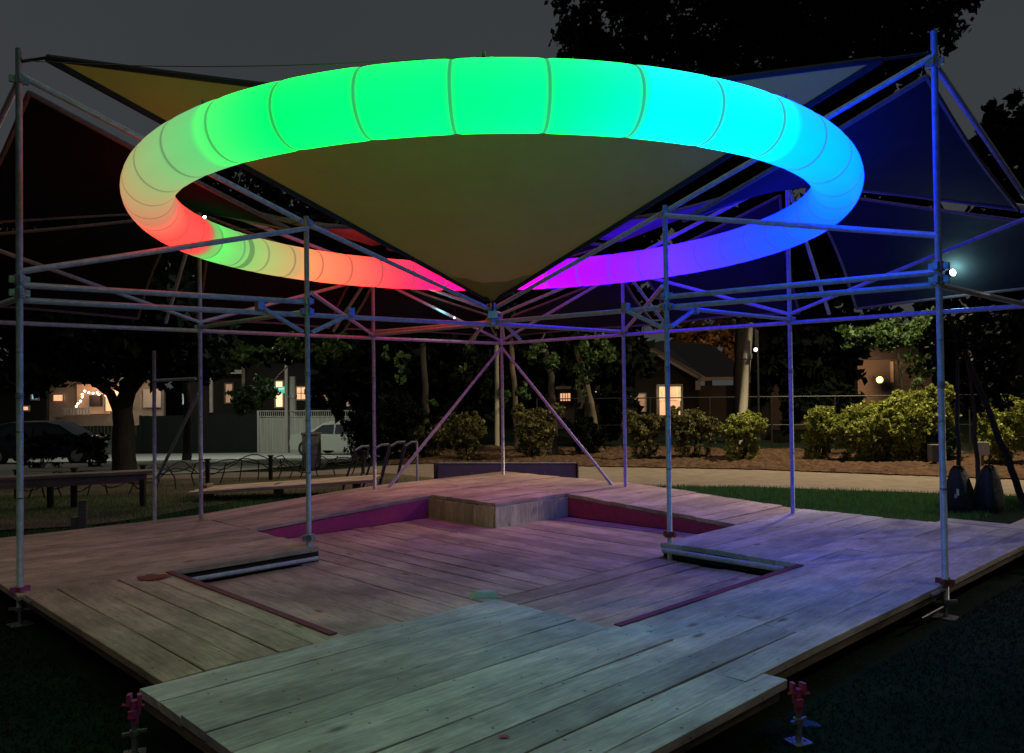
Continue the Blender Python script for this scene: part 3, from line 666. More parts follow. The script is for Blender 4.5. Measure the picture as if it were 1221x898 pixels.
# ------------------------------------------------------------------ foliage helper
def leaves(centres,size,droop=.3,aspect=.55):
    n=len(centres); c=np.asarray(centres,dtype=np.float64)
    a=rng.normal(size=(n,3)); a[:,2]-=droop; a/=np.linalg.norm(a,axis=1)[:,None]
    r=rng.normal(size=(n,3)); b=np.cross(a,r); b/=np.linalg.norm(b,axis=1)[:,None]
    s=(size*rng.uniform(.6,1.3,n))[:,None]
    v=np.stack([c-a*s*.5,c+b*s*aspect*.5-a*s*.05,c+a*s*.5,c-b*s*aspect*.5-a*s*.05],1).reshape(-1,3)
    f=np.arange(n*4).reshape(n,4)
    return v,f
def cloud(lobes,n,fill=.55):
    # lobes: (cx,cy,cz,rx,ry,rz); points near the outside of each lobe, in clumps
    P=[]; w=np.array([l[3]*l[4]*l[5] for l in lobes])**.66; w/=w.sum()
    for l,q in zip(lobes,w):
        m=int(n*q); k=max(4,m//28)
        d=rng.normal(size=(k,3)); d/=np.linalg.norm(d,axis=1)[:,None]
        rad=rng.uniform(fill,1.06,k)**.8
        cc=d*rad[:,None]; pts=cc[rng.integers(0,k,m)]+rng.normal(size=(m,3))*.085
        P.append(pts*np.array(l[3:6])+np.array(l[:3]))
    return np.concatenate(P)
def leafobj(name,P,size,mt,parent,tintby=None,droop=.3):
    v,f=leaves(P,size,droop); me=bpy.data.meshes.new(name)
    if parent is not None: v=v-np.array(world_of(parent))
    n=len(f); me.vertices.add(len(v)); me.vertices.foreach_set('co',v.ravel())
    me.loops.add(n*4); me.loops.foreach_set('vertex_index',f.ravel().astype(np.int32))
    me.polygons.add(n); me.polygons.foreach_set('loop_start',np.arange(0,n*4,4,dtype=np.int32)); me.polygons.foreach_set('loop_total',np.full(n,4,dtype=np.int32))
    me.update(calc_edges=True); me.validate()
    t=np.clip(rng.normal(.45,.22,n),0,1); a=me.attributes.new('tint','FLOAT','POINT'); a.data.foreach_set('value',np.repeat(t,4).astype(np.float32))
    me.materials.append(mt); o=bpy.data.objects.new(name,me); COL.objects.link(o)
    if parent is not None:o.parent=parent
    return o
def tree(label,base,trunkpts,radii,lobes,n,size,mt=None,bark=None,group=None,branches=(),name='tree',cat='tree',fill=.55):
    t=thing(name,label,cat,base,group)
    if trunkpts:
        mb=MB(); pts=[Vector(p) for p in trunkpts]
        # smooth by subdivision
        q=[pts[0]]
        for a,b in zip(pts,pts[1:]):
            for k in range(1,5): q.append(a.lerp(b,k/4)+Vector((random.gauss(0,.012),random.gauss(0,.012),0)))
        rr=[np.interp(i/(len(q)-1),np.linspace(0,1,len(radii)),radii) for i in range(len(q))]
        mb.tube(q,rr,10)
        tr=mb.build('trunk',bark or M['bark'],t,smooth=True)
        for br in branches:
            mb=MB(); mb.tube([Vector(p) for p in br[0]],br[1],8); mb.build('branch',bark or M['bark'],t,smooth=True)
    if n: leafobj('crown',cloud(lobes,n,fill),size,mt or M['leafdark'],t)
    return t
def L_(px,py,d,rx,ry,rz):   # lobe sighted at a point
    p=at(px,py,d); return (p.x,p.y,p.z,rx,ry,rz)
def base(px,d): p=at(px,465,d); return Vector((p.x,p.y,gz(p.x,p.y)))
tg='dark trees behind the scaffold'
# large tree above the canopy at the right
b=base(905,27); tree('huge black tree towering behind the sails, crown filling the sky at upper right',b,[b,b+Vector((.1,0,5)),b+Vector((-.2,0,11)),b+Vector((0,0,15))],[.34,.3,.2,.08],
  [L_(730,20,27,1.9,2.2,1.7),L_(700,60,27,.9,1.2,.9),L_(760,85,28,2.0,2,1.6),L_(820,10,27,2.6,2.2,2.6),L_(900,60,28,2.6,2.6,2.2),L_(960,10,27,2.6,2.6,2.4),L_(1040,40,27,2.2,2.4,1.8),L_(1095,20,27,1.6,2,1.6),L_(1100,-20,27,1.5,2,1.4),L_(870,-60,27,4.5,3,2.2),L_(1020,-70,27,3.4,3,2.0)],38000,.29,group=tg,fill=.36,bark=M['darkbark'])
leafobj('lower_crown',cloud([L_(880,165,28,3.6,2.4,2.4),L_(1000,150,28,3,2.4,2.6),L_(860,260,28,4.2,2.4,2.6),L_(1010,300,29,4.2,2.4,2.6),L_(750,200,29,2.6,2,2.2),L_(690,300,29,3,2,2.2)],12000,.25),.62,M['leafdark'],bpy.data.objects['tree'])
b=base(1215,24); tree('black tree at the right edge of the sky, behind the rightmost sail',b,[b,b+Vector((0,0,4)),b+Vector((.2,0,8))],[.25,.2,.08],
  [L_(1205,150,24,.9,1.2,1.1),L_(1190,185,24,.7,1,.8),L_(1225,220,24,1.3,1.5,1.8),L_(1225,300,24,1.6,1.5,2)],7000,.34,group=tg,fill=.25)
for (lab,bx,d,lobs,n,tp,rad) in (
 ('spreading black tree with a forked trunk at the far left, by the dark car',148,21,[L_(60,400,20,2.2,1.6,1.2),L_(150,380,21,2.4,1.6,1.6),L_(215,405,21,1.4,1.4,1.2),L_(40,340,22,2.5,2,2.4),L_(130,300,23,2.8,2,2.6),L_(45,445,19,.9,1.2,.35),L_(95,425,20,1.3,1.2,.5),L_(215,440,21,.6,.8,.5)],15000,None,None),
 ('dark leafy tree above the pale fence, left of the red part of the ring',222,30,[L_(290,395,26,2.4,2,1.4),L_(240,380,26,2.2,2,1.8),L_(330,380,26,2,2,1.4),L_(290,320,28,3,2,2.6),L_(215,330,28,2.6,2,2.4),L_(310,262,30,3.0,2,1.9),L_(395,300,30,3,2,2.0),L_(270,225,30,1.6,1.6,1.2),L_(480,330,30,3,2,1.6)],16000,None,None),
 ('black tree directly behind the second post from the left',430,24,[L_(400,440,23,1.1,1,.9),L_(440,420,24,1.6,1.5,1.3),L_(470,450,24,1.1,1.2,1.2),L_(430,370,25,2.4,2,1.6),L_(460,490,23,.9,1,.9),L_(400,470,23,.7,.8,.7),L_(440,320,27,3,2,2)],13000,None,None),
 ('black tree behind the centre of the stage, left of the centre post',520,25,[L_(520,430,25,1.6,1.5,1.4),L_(555,450,25,1.3,1.3,1.4),L_(500,480,25,1.1,1.2,1.0),L_(530,380,26,2.4,2,1.4),L_(545,500,24,.8,1,.8)],9000,None,None),
 ('black tree behind the right purple brace',690,25,[L_(650,430,26,1.3,1.5,.9),L_(690,425,25,1.4,1.5,.9),L_(735,440,25,1.1,1.3,1.1),L_(735,490,24,.55,.9,1),L_(700,380,27,2.6,2,1.4),L_(640,385,27,2,2,1.2)],9000,None,None),
 ('wide black tree right of the pale leaning pole',985,26,[L_(950,440,26,1.1,1.4,1.3),L_(974,425,26,1.5,1.6,1.4),L_(1000,470,25,.6,1,.8),L_(960,400,27,1.8,1.6,1.1),L_(985,480,25,.9,1,.7),L_(945,490,25,.6,.8,.6)],9000,None,None)):
    b=base(bx,d); top_=Vector((b.x,b.y,EYE+1.6))
    if bx==148:
        j=at(146,490,21); tp=[b,b.lerp(j,.5),j,at(120,470,21),at(95,455,21)]
        tree(lab,b,[b,b.lerp(j,.6),j,at(158,450,21),at(160,400,21)],[.30,.26,.24,.16,.12],lobs,n,.34,group=tg,fill=.3,branches=[([at(142,492,21),at(132,470,21),at(112,455,21),at(85,452,21)],[.15,.12,.09,.05]),([at(155,470,21),at(170,452,21),at(196,440,21)],[.12,.09,.05])])
    else: tree(lab,b,[b,b+Vector((.05,0,1.7)),b+Vector((-.05,0,3.6))],[.17,.14,.09],lobs,n,.36,group=tg,fill=.25)
for k,(px,d,h_) in enumerate([(-40,62,5.5),(30,60,5),(110,62,6),(200,58,5.5),(250,60,5),(320,62,6),(400,58,6),(470,56,5),(560,50,5),(640,50,5.5),(720,52,5),(950,50,6),(1040,46,6),(1120,44,6),(1200,44,6),(1270,44,6)]):
    b=base(px,d); top_=b+Vector((0,0,h_*.4+1.5)); q=(top_.x,top_.y,b.z+h_*.62)
    tree('far black tree closing the view behind the houses',b,[b,top_],[.25,.15],[(q[0],q[1],q[2],3.8,2,h_*.5),(q[0]+1.4,q[1],q[2]-1.2,3,2,h_*.4),(q[0]-1.6,q[1],q[2]-2.2,3,2,h_*.4)],2600,.8,group='distant trees behind the houses',fill=.3)
# foliage with lit leaves
lg='leafy branches catching the street light'
for lab,lobs,n,sz,m_ in (('bright green leaf spray beside the second post, above the pale fence',[L_(385,420,18,.38,.5,.22),L_(400,410,18,.35,.5,.25),L_(345,415,19,.5,.5,.3),L_(322,425,19,.32,.4,.22)],1700,.13,M['leafmid']),
  ('dull green bush top showing over the dark fence',[L_(310,470,30,.9,.8,.65),L_(285,425,24,.8,.8,.45),L_(295,478,29,.9,.8,.45)],2200,.17,M['leafmid']),
  ('pale green leaf cluster right of the centre post, under the eaves',[L_(640,418,19,.4,.5,.22),L_(660,430,19,.35,.4,.22),L_(625,470,20,.3,.4,.3),L_(605,475,20,.2,.3,.3)],1100,.12,M['leafmid']),
  ('thin green creeper left of the centre post, in front of the dark house',[L_(560,415,19,.16,.3,.35),L_(552,440,19,.14,.2,.2),L_(478,455,20,.15,.3,.4),L_(515,482,20,.25,.3,.16),L_(470,425,20,.4,.4,.3)],700,.10,M['leafmid']),
  ('olive leaves hanging right of the second brace, by the leaning trunk',[L_(700,430,21,.35,.5,.7),L_(720,415,21,.4,.5,.4),L_(693,455,21,.25,.3,.3)],1300,.12,M['leafmid'])):
    tt_=[Vector(l[:3]) for l in lobs]; b=tt_[0]+Vector((.5,2.6,1.3))
    tree(lab,b,[b,b.lerp(tt_[0],.5)+Vector((.1,.1,.1)),tt_[0]],[.04,.03,.012],lobs,n,sz,m_,group=lg,fill=.1,name='leafy_branch',cat='branch')
# amber tree lit from below, behind the gabled house
b=base(845,52); tree('amber lit tree crown behind the gabled roof',b,[b,b+Vector((0,0,3))],[.3,.2],[L_(845,408,50,2.0,1.4,1.7),L_(822,400,50,1.3,1.4,1.0),L_(866,415,50,.9,1.2,1.3)],5200,.34,M['leafamber'],fill=.75)
# slim lit trunks
for lab,pts,r,mt_ in (('slender tan tree trunk just right of the centre post, lit on one side',[(617,550),(616,500),(612,450),(609,400)],[.075,.07,.06],M['palebark']),
                     ('leaning grey tree trunk standing between the two far posts, under the purple brace',[(716,545),(708,500),(700,460),(686,410)],[.11,.09,.06],M['palebark']),
                     ('dim brown tree trunk left of the left purple brace',[(507,540),(508,490),(507,450),(503,400)],[.09,.08,.07],M['bark']),
                     ('dark forked trunk in front of the low bungalow',[(662,540),(660,500),(657,450),(650,410)],[.10,.09,.07],M['bark']),
                     ('thick black tree trunk beside the pale leaning pole',[(884,545),(884,480),(884,430),(886,380)],[.24,.22,.2],M['darkbark'])):
    d=24.5 if 'thick black' in lab else 21.5; P_=[at(x,y,d) for x,y in pts]; P_[0].z=gz(P_[0].x,P_[0].y); 
    tree(lab,P_[0].copy(),P_,r,[L_(pts[-1][0],pts[-1][1]-12,d,.9,.7,.5)],900,.16,M['leafdark'],mt_,group='tree trunks in the mulch bed',fill=.2)

# shrubs
def shrub(label,px,py,d,w,h,n,m_,sz=.085,group='shrubs along the mulch bed'):
    c=at(px,py,d); b=Vector((c.x,c.y,gz(c.x,c.y))); t=thing('shrub',label,'shrub',b,group)
    w*=1.15; h*=1.0; n=int(n*2.2); sz=sz*1.2; sz*=.85; n=int(n*1.25); lobs=[(c.x,c.y,c.z-.14*h,w*.66,w*.5,h*.74),(c.x,c.y+.1,(c.z+b.z)/2-.05,w*.62,w*.4,(c.z-b.z)*.55)]
    for k in range(11):
        a=random.uniform(0,6.28); rr=random.uniform(.35,.8); lobs.append((c.x+math.cos(a)*w*rr,c.y+math.sin(a)*w*.5*rr,c.z+random.uniform(-.45,.55)*h,w*random.uniform(.22,.4),w*.3,h*random.uniform(.25,.42)))
    leafobj('foliage',cloud(lobs,n,.5),sz,m_,t)
    for k in range(5):
        mb=MB(); e=c+Vector((random.uniform(-.5,.5)*w,random.uniform(-.3,.3)*w,random.uniform(-.1,.3)*h)); mb.tube([b+Vector((random.uniform(-.08,.08),0,0)),b.lerp(e,.5)+Vector((0,0,.05)),e],[.018,.014,.006],6); mb.build('stem',M['bark'],t)
for s in (('yellow green shrub with a flat top, left of the centre post behind the grey panel',556,510,20,.50,.48,2600,M['leafolive']),
 ('round olive shrub right of the centre post',637,507,20,.62,.62,3600,M['leafolive']),
 ('dark shrub left of the far left purple brace',490,500,21,.75,.75,2600,M['leafdark']),
 ('dim olive shrub low behind the left brace',515,515,21,.5,.5,1500,M['leafolive']),
 ('dull olive shrub under the lit house window, left of the right inner post',768,508,19.5,.48,.5,2300,M['leafolive']),
 ('dim green shrub right of the right inner post',828,505,19.5,.6,.5,2600,M['leafolive']),
 ('neat round yellow green shrub below the pale leaning pole',886,508,19,.52,.5,3600,M['leafgold']),
 ('black green shrub between the leaning trunk and the right brace',700,515,21,.6,.5,1800,M['leafdark']),
 ('bright yellow shrub immediately right of the far right inner post',978,502,18.5,.50,.52,3000,M['leafgold']),
 ('tall bright green shrub below the orange lamp',1030,505,18.3,.75,.68,5200,M['leafgold']),
 ('loose bright shrub just left of the tall right post',1085,498,18,.7,.85,4800,M['leafgold']),
 ('upright bright shrub between the tall one and the loose one',1058,500,18.6,.5,.62,3600,M['leafgold']),
 ('broad leafy shrub partly hidden by the tall right post',1110,492,18.2,.55,.75,3400,M['leafgold']),
 ('dark low shrub in the shade behind the tall right post',1120,530,18,.5,.5,1800,M['leafmid']),
 ('sparse green shrub at the right edge behind the watering bags',1195,500,17.5,.6,.9,2600,M['leafgold']),
 ('dark bush in front of the dark car, left of the forked trunk',50,530,24,.9,.5,1800,M['leafdark']),
 ('low dark bush between the dark car and the forked trunk',108,528,24.5,.6,.35,1200,M['leafdark']),
 ('dark shrub hiding the tail of the pale car',455,520,23,.75,.6,2600,M['leafdark']),
 ('dark shrub right of the pale car, left of the bike stands',427,500,26,.7,.8,2400,M['leafdark'])):
    shrub(*s)
# small trees with speckled light at the right
for lab,bx,d,lobs,n in (('thin leafed tree over the watering bags',1165,11.6,[L_(1150,400,13,.7,.8,.35),L_(1190,430,13,.5,.6,.6),L_(1120,410,13,.35,.5,.35),L_(1180,470,13,.35,.5,.35),L_(1200,390,13,.5,.6,.3)],3800),
                    ('dark thin tree left of the tall right post, above the hedge',1075,19,[L_(1070,405,19,.8,.8,.4),L_(1097,435,19,.4,.6,.7),L_(1030,395,19,.7,.7,.4),L_(1100,385,19,.8,.8,.4)],2600)):
    b=base(bx,d); b.z=0; tp=Vector(lobs[0][:3])
    tree(lab,b,[b,b.lerp(tp,.5)+Vector((.05,0,0)),tp],[.032,.028,.015] if d<15 else [.06,.05,.02],lobs,n,.12,M['leafmid'] if d>15 else M['leafdark'],group='thin trees near the tall right post',fill=.1)
b=Vector((at(1143,600,11.2).x,11.2,0)); tree('slim sapling trunk rising from the left watering bag',b,[b,b+Vector((.02,0,1.2)),at(1142,420,11.2)],[.03,.027,.018],[L_(1140,410,11.4,.35,.4,.2)],500,.1,M['leafdark'],group='thin trees near the tall right post',fill=.1)
P_=[at(1222,610,11.8),at(1200,545,11.8),at(1172,470,11.8),at(1140,400,11.8),at(1125,360,11.8)]; P_[0].z=0
tree('dark leaning trunk slanting up from the right edge toward the tall right post',P_[0].copy(),P_,[.05,.045,.035,.03],[L_(1120,350,12,.5,.5,.15)],200,.12,M['leafdark'],group='thin trees near the tall right post')

b=Vector((10.6,10.1,0)); tree('unseen leafy tree added beyond the right edge to dapple the light on the stage',b,[b,b+Vector((0,0,1.6)),b+Vector((-.1,0,2.9))],[.07,.06,.03],[(10.2,10.1,2.9,1.0,1.2,.9),(9.8,9.8,3.3,.8,.8,.7),(10.5,10.4,2.2,.8,.9,.6)],330,.15,M['leafmid'],fill=.1)  # unseen tree, added so its leaves break up the side spot light
# watering bags
def bag(px,d,label,s):
    p=at(px,600,d); c=Vector((p.x,p.y,0)); t=thing('watering_bag',label,'watering bag',c,'tree watering bags at the path edge')
    mb=MB(); n=20; prof=[(0,.13),(.03,.165),(.12,.172),(.3,.15),(.45,.12),(.57,.085),(.63,.045)]; vs=[];fs=[]; R=random.Random(s)
    for z,r in prof:
        for k in range(n):
            q=2*math.pi*k/n; rr=r*(1+.10*math.sin(4*q+s+z*5)+R.uniform(-.04,.04)); vs.append((c.x+rr*math.cos(q)*1.05+.04*z*(1 if s==2 else -1),c.y+rr*math.sin(q),z))
    for i in range(len(prof)-1):
        for k in range(n): fs.append((i*n+k,i*n+(k+1)%n,(i+1)*n+(k+1)%n,(i+1)*n+k))
    fs.append(tuple(range(n))); fs.append(tuple(range((len(prof)-1)*n,len(prof)*n))[::-1])
    mb.add(vs,fs); mb.build('bag',M['bag'],t,smooth=True)
    mb=MB(); mb.tube([c+Vector((-.03,-.12,.56)),c+Vector((-.07,-.16,.62)),c+Vector((0,-.1,.6))],.012,6); mb.build('strap',M['black'],t)
    if s==1:
        mb=MB(); mb.box(c+Vector((-.14,-.2,.3)),(.035,.012,.09),rz=.3); mb.box(c+Vector((-.165,-.2,.25)),(.03,.012,.05)); mb.build('tag',M['offwhite'],t)
bag(1145,11.05,'black tapering tree watering bag with a white tag, nearer the tall right post',1)
bag(1178,11.05,'plain black tree watering bag at the right end of the lawn',2)

# ------------------------------------------------------------------ furniture and bits behind the stage
t=thing('low_barrier','low dark grey panel bench with capped ends, lying behind the rear corner of the stage','barrier',(at(604,560,14.3).x,14.3,0))
a,b=at(522,560,14.3),at(687,560,14.0)
ax0=(Vector((b.x,b.y,0))-Vector((a.x,a.y,0))); Lx=ax0.length; ax0.normalize(); ax1=ax0.cross(Vector((0,0,1))); c=(a+b)/2
mb=MB(); mb.box((c.x,c.y,.23),(Lx,.04,.44),ax=(ax0,ax1,Vector((0,0,1)))); mb.build('panel',M['panel'],t,bevel=.01)
mb=MB(); mb.box((c.x,c.y,.462),(Lx,.07,.02),ax=(ax0,ax1,Vector((0,0,1)))); mb.build('top_rail',M['steel'],t)
for e in (-1,1):
    p=c+ax0*(e*(Lx/2+.02)); mb=MB(); mb.box((p.x,p.y,.235),(.03,.34,.47),ax=(ax0,ax1,Vector((0,0,1)))); mb.build('end_cap',M['black'],t,bevel=.012)
for e in (-.25,.28):
    p=c+ax0*(e*Lx); mb=MB(); mb.tube([(p.x,p.y-.04,.3),(p.x,p.y-.03,.3)],.016,8); mb.build('bolt',M['offwhite'],t)
# timber benches at left
def beam(mb,a,b,w,h,col=.5):
    a=Vector(a);b=Vector(b); d=(b-a).normalized(); n=d.cross(Vector((0,0,1))).normalized(); u=n.cross(d)
    c=(a+b)/2; mb.box(c,((b-a).length,w,h),ax=(d,n,u),col=col)
t=thing('timber_bench','long weathered timber bench with a slanting end, running off the left edge','bench',at(100,560,12.3))
a,b=at(-30,572,12.0),at(183,562,12.8)
mb=MB(); beam(mb,a,b,.32,.05); mb.build('seat',M['oldwood'],t,bevel=.006)
mb=MB(); beam(mb,a+Vector((.1,-.1,-.09)),b+Vector((-.06,-.1,-.09)),.05,.12,.2); mb.build('apron',M['oldwood'],t)
for x in (60,88,170):
    p=at(x,570,12.5); mb=MB(); mb.box((p.x,p.y,.22),(.07,.07,.43)); mb.build('leg',M['black'],t)
t=thing('timber_bench','low plank bench with pinkish sheen on the grass, ending at the second rear post','bench',at(340,575,13.4))
a,b=at(226,588,13.0),at(446,573,13.4)
for k in (0,1,2,3):
    mb=MB(); off_=Vector((0,.21*k,0)); beam(mb,a+off_,b+off_,.19,.05,random.random()); mb.build('seat_board',M['pit'],t,bevel=.005)
for x in (245,330,424):
    p=at(x,583,13.4); mb=MB(); mb.box((p.x,p.y+.1,.12),(.08,.3,.24)); mb.build('leg',M['oldwood'],t)
# wooden stub
p=at(99,620,10.3); mb=MB(); mb.box((p.x,p.y,.2),(.09,.09,.42),rz=.3); mb.box((p.x-.1,p.y,.1),(.09,.06,.2),rz=.3)
single(mb.build('wooden_stake',M['oldwood'],bevel=.006,loc=(p.x,p.y,0)),'stubby square wooden stake at the left rear edge of the stage','stake')
# low post and wire fence
t=thing('wire_fence','low fence of short black posts joined by bent wire loops along the road','fence',base(247,15.6))
fpst=[(20,13.6),(88,13.8),(170,14.2),(247,15.4),(322,16.2),(366,16.8),(432,17.4)]
for x,d in fpst:
    b=base(x,d); mb=MB(); mb.box((b.x,b.y,b.z+.24),(.065,.065,.5)); mb.box((b.x,b.y,b.z+.495),(.1,.1,.02)); mb.build('post',M['black'],t)
R=random.Random(4)
for (x0,d0),(x1,d1) in zip(fpst,fpst[1:]):
    a,b=base(x0,d0),base(x1,d1)
    for w_ in range(3):
        n=14; pts=[]; am=R.uniform(.06,.16); ph=R.uniform(0,6); fr=R.uniform(4,9); h0=R.uniform(.2,.4)
        for i in range(n+1):
            q=a.lerp(b,i/n); pts.append(q+Vector((R.gauss(0,.02),R.gauss(0,.03),h0+am*math.sin(ph+fr*i/n)+.02)))
        mb=MB(); mb.tube(pts,.011,5); mb.build('wire_loop',M['bark'],t)
    for k in range(3):
        q=a.lerp(b,(k+.6)/3.3); mb=MB(); mb.tube([q,q+Vector((R.uniform(-.1,.1),0,.22)),q+Vector((R.uniform(-.15,.15),0,.42))],.013,5); mb.build('wire_loop',M['bark'],t)
# leaning bike stands
for k,(lab,x0,x1,yt,d) in enumerate((('leftmost leaning hoop of the bike stands, mostly hidden behind the low bench',424,440,532,14.6),('second leaning hoop of the bike stands, behind the rear post',447,464,530,14.4),('third leaning hoop of the bike stands',466,483,527,14.1),('rightmost hoop of the bike stands, crossed by the purple brace',484,497,527,13.9))):
    a=at(x0,yt+5,d); b=at(x1,yt,d); a2=at(x0-16,592,d-.3); b2=at(x1-(14 if k<3 else -1),592,d-.3)
    a2.z=max(a2.z,0);b2.z=0;a2.z=0
    t=thing('bike_stand',lab,'bike stand',((a2+b2)/2),'leaning hoops of the bike stands')
    mb=MB(); mb.tube([a,a.lerp(b,.5)+Vector((0,0,.03)),b],.02,8); mb.build('top_bar',M['steel'],t)
    for p,q in ((a,a2),(b,b2)):
        mb=MB(); mb.tube([p,q],.018,8); mb.build('leg',M['clamp'] if k==3 and p is b else M['black'],t)
# bin
b=base(371,22); t=thing('litter_bin','grey square litter bin beside the second post, in front of the pale car','bin',b)
mb=MB(); mb.box((b.x,b.y,b.z+.45),(.42,.42,.88)); mb.build('body',M['binm'],t,bevel=.02); mb=MB(); mb.box((b.x,b.y,b.z+.93),(.46,.46,.07)); mb.build('lid',M['binm'],t,bevel=.02)
# cars
def car(label,c,rz,paint,L=4.3,lamp=None):
    t=thing('parked_car',label,'car',c); 
    Rm=Matrix.Rotation(rz,3,'Z'); W=1.76
    def T(v): return Rm@Vector(v)+c
    prof=[(-2.12,.32),(-2.15,.62),(-2.08,.86),(-1.95,.93),(-1.2,.98),(-.55,1.42),(-.2,1.5),(.9,1.5),(1.45,1.4),(1.95,.98),(2.1,.9),(2.15,.55),(2.1,.3)]
    vs=[];fs=[];n=len(prof)
    for s in(-1,-.86,.86,1):
        for x,z in prof:
            ins=.0 if abs(s)<1 else (.0)
            yy=s*W/2*(1-.16*cl((z-.95)/.5)); 
            if abs(s)==1: zz=z-.05 if z>1.2 else z-.02; 
            else: zz=z
            vs.append(T((x*(1 if abs(s)<1 else .985),yy,max(zz,.28))))
    for r in range(3):
        for k in range(n-1): fs.append((r*n+k,r*n+k+1,(r+1)*n+k+1,(r+1)*n+k))
    fs.append(tuple(range(n))); fs.append(tuple(range(3*n,4*n))[::-1]); fs.append((0,n,2*n,3*n)[::-1]); fs.append((n-1,2*n-1,3*n-1,4*n-1))
    mb=MB(); mb.add(vs,fs); mb.build('body',paint,t,bevel=.04)
    for s in(-1,1):
        y=s*(W/2*.90+.012)
        for q in ([(-1.0,1.0),(-.5,1.34),(.1,1.38),(.1,1.0)],[(.18,1.0),(.18,1.38),(.9,1.38),(1.6,1.02)]):
            yy=[s*(W/2*(1-.16*cl((z-.95)/.5))+.012) for x,z in q]; mb=MB(); mb.add([T((x,y_,z)) for (x,z),y_ in zip(q,yy)],[(0,1,2,3)]); mb.build('side_window',M['glass'],t)
        for x in(-1.32,1.3):
            wc=T((x,s*W/2*.96,.33)); ax=Rm@Vector((0,1,0)); w=MB(); w.tube([wc-ax*.1,wc+ax*.1],.33,20); wo=w.build('wheel',M['rubber'],t); w=MB(); w.tube([wc-ax*.105,wc+ax*.105],.2,16); w.build('rim',M['clamp'],wo)
        h=MB(); h.box(T((-2.12,s*.62,.72)),(.06,.34,.14),rz=rz); h.build('headlight',M['offwhite'] if not lamp else lamp,t)
        h=MB(); h.box(T((2.12,s*.66,.8)),(.06,.22,.16),rz=rz); h.build('tail_light',M['redpaint2'],t)
    for (q,nm) in (([(-1.17,1.015),(-.57,1.41)],'windscreen'),([(1.5,1.385),(1.93,1.01)],'rear_window')):
        (xa,za),(xb,zb)=q; w=W/2*.84; mb=MB(); n_=Vector((zb-za,0,-(xb-xa))); n_=Vector((-(zb-za),0,(xb-xa))).normalized()*.012
        mb.add([T(Vector((xa,-w,za))+n_),T(Vector((xa,w,za))+n_),T(Vector((xb,w*.93,zb))+n_),T(Vector((xb,-w*.93,zb))+n_)],[(0,1,2,3)]); mb.build(nm,M['glass'],t)
    return t
c=base(408,36); car('pale silver hatchback parked on the concrete in front of the pale fence',c,math.radians(-22),M['carsilver'])
c=base(58,29); car('dark teal car parked behind the timber bench at the far left',c,math.radians(186),M['carteal'],lamp=M['offwhite'])

# ------------------------------------------------------------------ fences, poles, houses
def wallpanel(mb,a,b,z0,z1,th=.05,col=.5):
    a=Vector((a[0],a[1],0));b=Vector((b[0],b[1],0)); d=(b-a).normalized(); n=d.cross(Vector((0,0,1))); c=(a+b)/2
    mb.box((c.x,c.y,(z0+z1)/2),((b-a).length,th,z1-z0),ax=(d,n,Vector((0,0,1))),col=col)
def fence(label,px0,px1,d0,d1,h,mt,postw=.1,lattice=False):
    a=base(px0,d0);b=base(px1,d1); t=thing('board_fence',label,'fence',a); n=int((b-a).length/.16)
    mb=MB()
    for k in range(n):
        p=a.lerp(b,k/n);q=a.lerp(b,(k+.94)/n); zz=gz(p.x,p.y); wallpanel(mb,p,q,zz,zz+h*(.84 if lattice else 1)+random.uniform(-.01,.01),.025,random.random())
    mb.build('boards',mt,t)
    if lattice:
        mb=MB(); zz=a.z
        for z in (h*.86,h*.99): wallpanel(mb,a-Vector((0,.03,0)),b-Vector((0,.03,0)),min(a.z,b.z)+z,min(a.z,b.z)+z+.05,.05)
        m=int((b-a).length/.12)
        for k in range(m):
            p=a.lerp(b,k/m); mb.box((p.x,p.y,min(a.z,b.z)+h*.94),(.03,.02,h*.12),rz=0)
        mb.build('lattice_top',mt,t)
    m=max(2,int((b-a).length/2.2)+1)
    for k in range(m):
        p=a.lerp(b,k/(m-1)); mb=MB(); mb.box((p.x,p.y-.06,gz(p.x,p.y)+h/2),(postw,postw,h+.06)); mb.build('post',mt,t)
fence('pale board fence with lattice top behind the silver car',308,425,42,40,2.15,M['fencepale'],lattice=True)
fence('black green board fence left of the pale fence',168,306,43,42,2.0,M['fencedark'])
fence('low dark fence in front of the lit porch at the far left',0,166,40,43,1.5,M['fencedark'])
def pole(label,px,yt,d,r,mt,lean=0,name='utility_pole',yb=None,arm=None):
    b=base(px,d); tp=at(px+lean,yt,d); t=thing(name,label,'pole',b); mb=MB(); mb.tube([b,b.lerp(tp,.5),tp],[r,r*.93,r*.85],12); mb.build('shaft',mt,t,smooth=True)
    mb=MB(); mb.tube([b.lerp(tp,.72),b.lerp(tp,.76)],r*1.12,12); mb.build('band',M['clamp'],t)
    return t
pole('slim pale utility pole beside the green sign',341,360,41,.09,M['pole'])
pole('thick short pole with a slanting stay in front of the pale fence',349,449,41.5,.2,M['fencepale'])
pole('grey utility pole rising right behind the centre post',592,380,24,.07,M['pole'])
pole('pale leaning utility pole beside the thick black trunk',881,385,22,.12,M['pole'],lean=13)
# green sign
p=at(333,465,41.2); t=thing('hanging_sign','small green and white sign over a lit doorway beyond the pale fence','sign',p)
mb=MB(); mb.box((p.x,p.y,p.z),(.58,.05,.34)); mb.build('face',M['signg'],t); mb=MB(); mb.box((p.x,p.y-.04,p.z+.05),(.5,.02,.08)); mb.build('white_band',M['coolwin'],t); mb=MB(); mb.tube([(p.x+.3,p.y,p.z),(p.x+.42,p.y,p.z)],.02,6); mb.build('bracket',M['black'],t)

